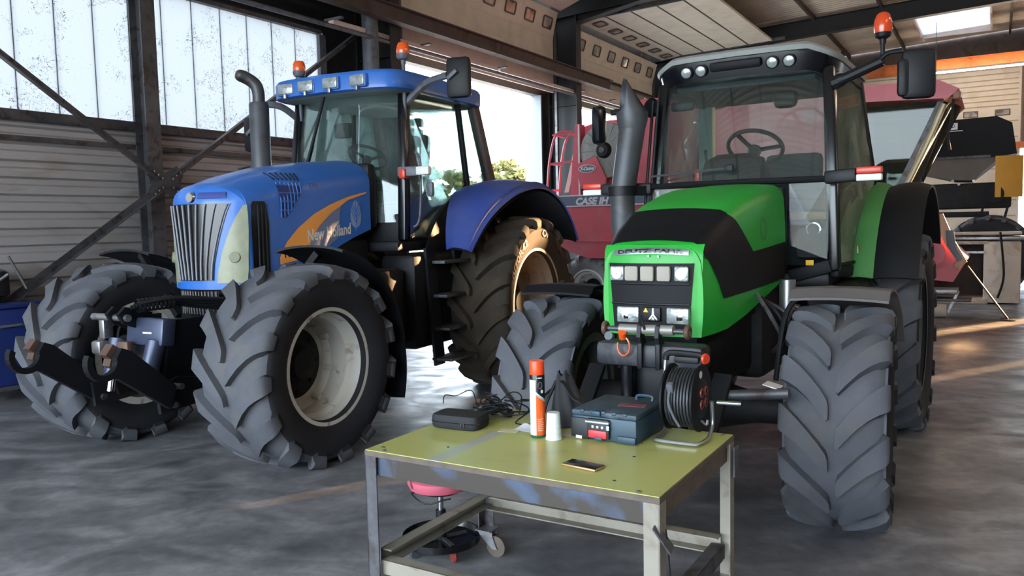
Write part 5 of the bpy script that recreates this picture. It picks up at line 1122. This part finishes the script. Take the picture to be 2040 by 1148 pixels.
M_TFR = mat('worn workbench steel', '56565a', .55, .45, var=.3, vscale=9, dirt='3a2c26', dscale=11, dthr=(.5, .68))
M_TFB = mat('blue grey worn channel', '47566f', .5, .3, var=.35, vscale=4, dirt='3d3731', dscale=4, dthr=(.42, .58))
M_TFL = mat('beige worn channel', '8c867a', .6, .2, var=.15, dirt='6a5a4c', dscale=9, dthr=(.55, .75))
M_EDGE = mat('dirty plywood edge', '5a5046', .7, var=.25, vscale=14)
MB().box((TW/2, TD/2, TH-.002), (TW-.006, TD-.006, .004)).ob('top_sheet', top_mat(), tb, smooth=False)
MB().box((TW/2, TD/2, TH-.015), (TW, TD, .0235), bev=.002).ob('top_board', M_EDGE, tb, smooth=False)
for x, y in ((.299, .188), (1.049, .406), (1.101, .095)): MB().lathe([(0, .0012), (.006, .0012), (.007, 0)], (x, y, TH), (0, 0, 1), 12).ob('hole', M_BLACKG, tb)
for x, y in ((1.223, .022), (.087, .024), (.05, .06), (1.27, .87)): MB().lathe([(0, .004), (.008, .003), (.011, 0)], (x, y, TH), (0, 0, 1), 12).ob('screw', M_STEEL, tb)
def lbar(p0, p1, name, m, w=.07, inn=(0, 1, 0)):
    p0, p1, inn = Vector(p0), Vector(p1), Vector(inn); mb = MB(); up = Vector((0, 0, 1))
    mb.bar(p0, p1, .006, w, up=up); mb.bar(p0+inn*.028-up*(w/2-.003), p1+inn*.028-up*(w/2-.003), .056, .006, up=up); mb.bar(p0+inn*.028+up*(w/2-.003), p1+inn*.028+up*(w/2-.003), .056, .006, up=up); return mb.ob(name, m, tb, smooth=False)
zt = TH-.028-.04
lbar((.05, .02, zt), (TW-.05, .02, zt), 'top_rail', M_TFB, .08); lbar((.05, TD-.02, zt), (TW-.05, TD-.02, zt), 'top_rail', M_TFB, .08, (0, -1, 0))
lbar((.02, .05, zt), (.02, TD-.05, zt), 'top_rail', M_TFR, .08, (1, 0, 0)); lbar((TW-.02, .05, zt), (TW-.02, TD-.05, zt), 'top_rail', M_EDGE, .08, (-1, 0, 0))
lbar((.05, .03, .26), (TW-.05, .03, .26), 'lower_rail', M_TFL, .06); lbar((.05, TD-.03, .29), (TW-.05, TD-.03, .29), 'lower_rail', M_TFL, .07, (0, -1, 0))
lbar((.03, .05, .30), (.03, TD-.05, .30), 'lower_rail', M_TFL, .06, (1, 0, 0)); lbar((TW-.03, .05, .26), (TW-.03, TD-.05, .26), 'lower_rail', M_TFR, .06, (-1, 0, 0))
for i, (x, y) in enumerate(((0, 0), (TW, 0), (TW, TD), (0, TD))):
    sx, sy = (1 if x == 0 else -1), (1 if y == 0 else -1); zb = .14; mb = MB()
    mb.bar((x+sx*.030, y+sy*.003, zb), (x+sx*.030, y+sy*.003, TH-.026), .060, .006, up=(0, 1, 0)); mb.bar((x+sx*.003, y+sy*.030, zb), (x+sx*.003, y+sy*.030, TH-.026), .006, .060, up=(0, 1, 0)); lg_ = mb.ob('leg', M_TFR if i in (0, 3) else M_TFL, tb, smooth=False)
    c = Vector((x+sx*.04, y+sy*.04, 0)); ca = empty('caster', c, 0, tb)
    MB().box((0, 0, .137), (.09, .09, .006)).ob('caster_plate', M_STEEL, ca, smooth=False)
    mb = MB(); 
    for k in (-1, 1): mb.prism([(-.045, .134), (.045, .134), (.05, .10), (.075, .045), (.045, .045), (-.02, .10)], (0, k*.024, 0), (1, 0, 0), (0, 0, 1), .004, True)
    mb.ob('fork', M_STEEL, ca, smooth=False); MB().lathe([(0, -.016), (.045, -.016), (.055, -.012), (.055, .012), (.045, .016), (0, .016)], (.058, 0, .055), (0, 1, 0), 24).ob('caster_wheel', M_EDGE, ca)
# plates hanging on legs
MB().bar((TW-.02, -.0, TH-.10), (TW+.03, .03, TH-.19), .006, .05, up=(0, 1, 0)).ob('welded_plate', M_TFR, tb, smooth=False); MB().box((TW+.012, TD-.01, TH-.11), (.006, .07, .13)).ob('welded_plate', M_GREYP, tb, smooth=False)
MB().tube(smoothpath([(TW+.01, .03, TH-.12), (TW+.02, .04, .5), (TW+.03, .05, .25), (TW+.02, .06, .12)]), .003, 6).ob('hanging_wire', M_BLACK, tb)
MB().box((.12, .12, TH-.115), (.20, .10, .006)).ob('under_plate', M_BLACKM, tb, smooth=False)
def onT(x, y, z=.0008): return TO + WN*x + WD*y + Vector((0, 0, TH+z))
# phone
ph = empty('smartphone', onT(.927, .196), -WA+radians(-8)); tag(ph, 'smartphone with a black screen and golden edge lying on the yellow-green table', 'phone')
MB().box((0, 0, .0045), (.155, .076, .009), bev=.004).ob('case', mat('golden phone case', 'b08a5c', .35, .4), ph); MB().box((0, 0, .0092), (.148, .069, .0012), bev=.0005).ob('screen', M_BLACKG, ph)
# spray can
cn = empty('spray_can', onT(.559, .503), 0); tag(cn, 'tall spray can with an orange cap, white and orange label, beside the plastic cup', 'spray can')
rr = .033
def canmat():
    m = mat('spray can label', 'f0f0f0', .3, var=.02); nt = m.node_tree; N, Lk = nt.nodes, nt.links; b = N['Principled BSDF']; tc = N.new('ShaderNodeTexCoord'); sp = N.new('ShaderNodeSeparateXYZ'); Lk.new(tc.outputs['Object'], sp.inputs[0])
    def mth(op, a, c=0):
        n = N.new('ShaderNodeMath'); n.operation = op
        for i, q in enumerate((a, c)):
            if isinstance(q, (int, float)): n.inputs[i].default_value = q
            else: Lk.new(q, n.inputs[i])
        return n.outputs[0]
    def mix(f, a, c):
        n = N.new('ShaderNodeMix'); n.data_type = 'RGBA'; Lk.new(f, n.inputs[0])
        for i, q in ((6, a), (7, c)):
            if isinstance(q, str): n.inputs[i].default_value = srgb(q)
            else: Lk.new(q, n.inputs[i])
        return n.outputs[2]
    X, Y, Z = sp.outputs; right = mth('GREATER_THAN', X, -.008)
    diag = mth('LESS_THAN', mth('ADD', Z, mth('MULTIPLY', X, .9)), .185); diag2 = mth('LESS_THAN', mth('ADD', Z, mth('MULTIPLY', X, .9)), .198)
    col = mix(right, 'c8d6e2', mix(diag, mix(diag2, '14181c', '9fb4bd'), 'd85a22')); 
    col = mix(mth('GREATER_THAN', Z, .255), col, '12151a'); col = mix(mth('LESS_THAN', Z, .012), col, '1d5a44')
    Lk.new(col, b.inputs['Base Color']); return m
MB().lathe([(0, 0), (.031, 0), (rr, .004), (rr, .272), (.031, .280), (.024, .288), (0, .288)], (0, 0, 0), (0, 0, 1), 40).ob('can_body', canmat(), cn)
MB().lathe([(.0315, .276), (.0325, .28), (.032, .333), (.029, .338), (0, .338)], (0, 0, 0), (0, 0, 1), 40).ob('cap', mat('orange red cap', 'ea4a1c', .4, var=.04), cn)
def onc(x, y, r=rr+.0006): a = -pi/2+x/rr; return Vector((cos(a)*r, sin(a)*r, y))
for k in range(7): MB().grid(lambda a, b: onc(lerp(-.002, .026 if k not in (5,) else .018, a), .032+k*.0085+lerp(0, .0022, b)), 8, 1).ob('print_line', mat('pale print', 'f0c0a8', .5), cn, smooth=False)
text('lettering', 'L.', .009, lambda x, y: onc(-.005+x, .262+y), M_WHITEP, cn)
MB().grid(lambda a, b: onc(lerp(.002, .022, a), .2625+lerp(0, .004, b)), 8, 1).ob('print_line', M_WHITEP, cn, smooth=False)
MB().add([onc(.020+.006*cos(t*pi/8), .205+.008*sin(t*pi/8)) for t in range(16)], [tuple(range(16))]).ob('round_print', M_WHITEP, cn, smooth=False)
MB().add([onc(.012+.011*cos(t*pi/8), .232+.016*sin(t*pi/8)) for t in range(16)], [tuple(range(16))]).ob('oval_print', M_GREYP, cn, smooth=False)
# cup
cp = empty('plastic_cup', onT(.640, .497), 0); tag(cp, 'upturned translucent white plastic cup right beside the spray can', 'cup')
m_cup = mat('milky plastic', 'c9d0cf', .4, var=.03)
MB().lathe([(.036, 0), (.0365, .006), (.034, .008), (.028, .112), (.026, .117), (0, .1165), (0, .114), (.026, .114), (.033, .006)], (0, 0, 0), (0, 0, 1), 36).ob('cup_wall', m_cup, cp)
for z in (.03, .055, .08): MB().lathe([(.0355-.07*z, 0), (.0365-.072*z, .002), (.0355-.07*z, .004)], (0, 0, z), (0, 0, 1), 36).ob('ring', m_cup, cp)
# tool case
tc_ = empty('tool_case', onT(.852, .722), -WA+radians(-1)); tag(tc_, 'dark blue tool case with a red front latch between cup and cable reel', 'tool case')
M_CASE = mat('dark blue case plastic', '1b3a4c', .5, var=.12, dirt='33444c', dscale=5); M_CASEB = mat('black case plastic', '15191c', .55, var=.2)
cw, cd, ch = .305, .34, .128
MB().box((0, 0, .052), (cw, cd, .104), bev=.012).ob('case_base', M_CASE, tc_); MB().box((0, 0, .114), (cw, cd, .026), bev=.01).ob('case_lid', mat('scuffed lid plastic', '2a3a44', .6, var=.2, vscale=10, dirt='48545c', dscale=8), tc_)
MB().box((-.105, -cd/2-.004, .05), (.09, .012, .088), bev=.006).ob('front_panel', M_CASEB, tc_)
MB().box((-.018, -cd/2-.008, .055), (.105, .02, .085), bev=.008).ob('latch_frame', M_CASEB, tc_); MB().box((-.018, -cd/2-.018, .085), (.11, .016, .008), bev=.002).ob('latch_bar', M_SILV, tc_)
MB().box((-.018, -cd/2-.018, .033), (.086, .012, .034), bev=.006).ob('latch', mat('red latch', 'c23038', .45), tc_); MB().box((-.012, -cd/2-.024, .016), (.034, .008, .016), bev=.004).ob('latch_button', M_CASE, tc_)
for x in (-.04, -.018, .004): MB().box((x, -cd/2-.019, .064), (.012, .004, .012), bev=.003).ob('dial', M_SILV, tc_)
MB().box((.03, -cd/2-.019, .064), (.014, .004, .02), bev=.003).ob('dial', M_SILV, tc_); MB().box((.108, -cd/2-.004, .018), (.085, .012, .03), bev=.005).ob('foot_ledge', M_CASE, tc_)
MB().box((-.110, -cd/2-.011, .010), (.03, .006, .014), bev=.003).ob('clip', M_WHITEP, tc_); MB().box((-.03, -cd/2+.02, .118), (.04, .06, .022), bev=.004).ob('lid_tab', M_CASE, tc_)
mb = MB(); mb.tube(smoothpath([(.03, .12, .125), (.035, .125, .145), (.10, .125, .145), (.105, .12, .125)]), .007, 8); mb.ob('carry_handle', M_CASE, tc_)
MB().box((.06, .0, .1275), (.12, .05, .001), Matrix.Rotation(radians(12), 3, 'Z')).ob('scuffed_print', mat('worn red print', '7d3b44', .6, var=.3, vscale=60), tc_, smooth=False)
for k in range(5): MB().box((-.1+.05*k, -cd/2+.004, .122), (.02, .012, .014), bev=.003).ob('lid_rib', M_CASE, tc_)
# cable reel
re_ = empty('cable_reel', onT(1.14, .735), -WA); tag(re_, 'black cable reel full of cable on a bent steel tube stand', 'cable reel')
M_TUBE = mat('galvanised tube', '9a9c9c', .3, .8, var=.1)
MB().tube(smoothpath([(-.095, .05, .34), (-.10, .05, .25), (-.10, .06, .06), (-.10, .02, .012), (-.095, -.08, .011), (-.07, -.10, .011), (.07, -.10, .011), (.095, -.08, .011), (.10, .02, .012), (.10, .08, .06), (.10, .07, .16)]), .0085, 10).ob('stand_tube', M_TUBE, re_)
MB().tube(smoothpath([(-.095, .05, .33), (-.09, .05, .352), (-.06, .05, .362), (.05, .05, .358), (.07, .05, .345)]), [.014]*25, 10).ob('grip', M_BLACK, re_)
MB().lathe([(0, .0), (.022, .0), (.024, .005), (.02, .012), (0, .012)], (.078, .045, .345), (.9, -.45, 0), 20).ob('grip_badge', M_REDLENS, re_)
MB().box((.0, .05, .335), (.11, .03, .03), bev=.008).ob('grip_mount', M_BLACK, re_)
rc = Vector((0, .04, .175)); ax = (1, 0, 0)
for x0, nm in ((-.075, 'flange'), (.055, 'flange')): MB().lathe([(0, 0), (.135, 0), (.142, .004), (.142, .012), (.135, .014), (0, .014)], rc+Vector((x0, 0, 0)), ax, 44).ob(nm, M_BLACKM, re_)
MB().lathe([(.06, -.07), (.06, .055)], rc, ax, 24).ob('drum', M_BLACK, re_)
for layer, (r_, n_) in enumerate(((.078, 10), (.093, 10), (.108, 9), (.122, 8))):
    pts = []; turns = n_
    for k in range(turns*18+1): a = 2*pi*k/18; pts.append(rc+Vector((-.058+.108*k/(turns*18), cos(a)*(r_+.002*sin(k*.7)), sin(a)*(r_+.002*sin(k*.7)))))
    MB().tube(pts, .0062, 6).ob('cable', mat('grey black cable', '24272a', .5, var=.15), re_)
sk = MB().lathe([(0, .022), (.07, .02), (.085, .014)], rc+Vector((.055, 0, 0)), ax, 28).ob('socket_plate', M_BLACK, re_)
for y, z in ((-.03, .03), (.025, .03), (-.03, -.02), (.025, -.02)): MB().lathe([(.012, .006), (.02, .006), (.021, 0)], rc+Vector((.075, y, z)), ax, 18).ob('socket', mat('dull red socket', '7a3128', .5), sk)
MB().lathe([(0, .0015), (.016, .0015), (.016, 0)], rc+Vector((.0695, -.02, .105)), ax, 20).ob('round_sticker', M_WHITEP, re_)
MB().box(rc+Vector((-.03, -.115, .06)), (.03, .03, .045), Matrix.Rotation(.4, 3, 'X'), .008).ob('plug', M_GREYP, re_); MB().tube(smoothpath([rc+Vector((-.03, -.12, .05)), rc+Vector((-.03, -.142, -.0)), rc+Vector((-.01, -.132, -.06)), rc+Vector((.01, -.12, -.10))]), .006, 8).ob('cable_end', M_GREYP, re_)
MB().tube(smoothpath([rc+Vector((.075, -.03, -.09)), rc+Vector((.10, -.04, -.10)), rc+Vector((.105, -.04, -.08))]), .006, 8).ob('crank', M_STEEL, re_)
# pouch
po = empty('zip_pouch', onT(.145, .505), -WA+radians(4)); tag(po, 'flat black zipped pouch at the table corner', 'pouch')
M_POU = mat('black nylon', '16181c', .75, var=.2, bump=.1, bscale=300)
def pz(k, z, r=.35):
    P = []
    for i in range(40):
        t = 2*pi*i/40; c, s_ = cos(t), sin(t); P.append(Vector((abs(c)**r*(1 if c > 0 else -1)*.125*k, abs(s_)**r*(1 if s_ > 0 else -1)*.075*k, z)))
    return P
MB().loft([pz(.93, 0), pz(.99, .008), pz(1.0, .03)]).ob('pouch_base', M_POU, po, ang=50); MB().loft([pz(1.0, .032), pz(.995, .05), pz(.95, .062), pz(.75, .066), pz(.3, .067)]).ob('pouch_lid', M_POU, po, ang=50)
MB().tube(pz(1.005, .031), .0025, 6, loop=True).ob('zip', M_BLACKG, po)
for k in range(2): MB().box((.05+.012*k, -.080, .024), (.004, .004, .022), bev=.001).ob('zip_puller', M_STEELD, po)
# tangle of black cables
rnd = random.Random(11)
ct = empty('cable_tangle', onT(.225, .70), -WA); tag(ct, 'tangle of thin black cables and plugs behind the pouch', 'cable')
for k in range(10):
    c = Vector((rnd.uniform(-.10, .10), rnd.uniform(-.03, .06), 0)); r = rnd.uniform(.03, .06); tl_ = rnd.uniform(.3, 1.2); ph_ = rnd.uniform(0, 6); pts = []
    for i in range(40):
        a = ph_+i*.36; pts.append(c+Vector((cos(a)*r*1.3, sin(a)*r*.8, .012+.05*(1+sin(a*tl_+k))/2+.0012*i*(k % 2))))
    MB().tube(pts, rnd.choice((.003, .0035, .004)), 6).ob('cable', M_BLACK, ct)
MB().tube(smoothpath([(-.10, -.02, .05), (-.16, .02, .12), (-.24, .0, .09), (-.27, -.05, .10), (-.275, -.06, .06)]), .0025, 6).ob('cable', M_BLACK, ct)
MB().tube(smoothpath([(-.05, .05, .04), (.02, .10, .11), (.09, .08, .10), (.11, .02, .03)]), .0035, 6).ob('cable', M_BLACK, ct)
MB().tube(smoothpath([(.12, .0, .01), (.20, .06, .07), (.24, .02, .05), (.21, -.05, .008), (.14, -.06, .006), (.12, 0, .01)]), .0035, 6).ob('cable', M_BLACK, ct)
for p_ in ((-.02, .0, .05), (.03, .03, .03), (-.07, .03, .045)): MB().box(p_, (.035, .022, .022), Matrix.Rotation(rnd.uniform(0, 3), 3, 'Z'), .005).ob('plug', M_BLACK, ct)
# papers
for i, (x, y, a, w_, h_, c_, lb) in enumerate(((.395, .53, 12, .09, .055, 'c2bd98', 'small beige card lying by the pouch'), (.455, .585, -6, .10, .07, 'c8ccd2', 'white crumpled paper half hidden behind the spray can'), (.70, .60, 3, .13, .07, 'c9beb4', 'pale paper slip under the tool case corner'))):
    o_ = empty('paper', onT(x, y, .0006), -WA+radians(a)); tag(o_, lb, 'paper')
    MB().grid(lambda u, v: Vector(((u-.5)*w_, (v-.5)*h_, .0015+(.012 if i == 1 else 0)*sin(u*7)*v*v*.5+(.01*v*v if i == 1 else 0))), 8, 6, .0008).ob('sheet', mat('paper %s' % c_, c_, .8, var=.04), o_)
# black cloth bag slumped behind the can
bgm = empty('cloth_bag', onT(.585, .745), -WA); tag(bgm, 'slumped black cloth bag behind the spray can and cup', 'bag')
def bagf(a, b):
    t = 2*pi*a; h = b; r = lerp(.085, .03, h**1.5)*(1+.10*sin(3*t+1)+.06*sin(7*t+4*h)); return Vector((cos(t)*r*1.0-.03*h, sin(t)*r*.8+.02*h, .002+.235*h+.012*sin(5*t)*h))
MB().grid(bagf, 40, 14).ob('bag_body', mat('black cloth', '17191d', .7, var=.25), bgm, ang=80)
MB().tube(smoothpath([(-.06, 0, .20), (-.10, -.03, .09), (-.11, -.05, .008)]), .008, 8).ob('bag_strap', M_BLACK, bgm)
MB().grid(lambda a, b: Vector((lerp(-.02, .09, a), lerp(-.05, .05, b)+.03*a, .21-.12*a+.01*sin(a*9))), 12, 3, .006).ob('bag_flap', mat('black cloth', '17191d'), bgm)
# pink stool
so = empty('rolling_stool', TO+WN*-.185+WD*.775, 0); tag(so, 'torn pink-seated workshop stool on a round caster tray under the table', 'stool')
M_PINK = mat('torn pink vinyl', 'c2596c', .5, var=.12, dirt='4a3230', dscale=7, dthr=(.62, .66))
MB().lathe([(0, .345), (.12, .347), (.155, .355), (.168, .38), (.165, .405), (.14, .42), (0, .423)], (0, 0, 0), (0, 0, 1), 40).ob('seat', M_PINK, so)
MB().lathe([(0, .33), (.11, .333), (.115, .345), (0, .347)], (0, 0, 0), (0, 0, 1), 24).ob('seat_pan', M_BLACK, so)
MB().tube([(cos(t*pi/14)*.15, sin(t*pi/14)*.15, .32+.012*sin(t*.9)) for t in range(24)], .004, 6).ob('torn_piping', M_BLACK, so)
MB().cyl((0, 0, .2), (0, 0, .335), .016, n=16).ob('gas_lift', M_CHROME, so); MB().cyl((0, 0, .07), (0, 0, .23), .026, n=16).ob('sleeve', M_BLACK, so)
MB().lathe([(0, .075), (.185, .075), (.19, .085), (.196, .105), (.203, .105), (.203, .07), (.19, .062), (0, .062)], (0, 0, 0), (0, 0, 1), 44).ob('tray', M_BLACKG, so)
for k in range(4):
    a = 2*pi*k/4+.5; p = Vector((cos(a)*.15, sin(a)*.15, 0)); MB().lathe([(0, -.012), (.025, -.012), (.03, 0), (.025, .012), (0, .012)], p+Vector((0, 0, .03)), (sin(a), -cos(a), 0), 18).ob('caster', mat('dull red socket', '7a3128') if k == 3 else M_STEELD, so)
    MB().bar((0, 0, .082), p*.95+Vector((0, 0, .082)), .02, .012).ob('tray_spoke', M_STEELD, so)

# short dark rod left on the floor
rdp = MB(); rdp.cyl((-1.40, 8.65, .011), (-1.22, 8.69, .011), .01, n=10)
tag(rdp.ob('steel_rod', M_DARKST), 'short dark rod lying on the floor behind the blue front wheel', 'rod')
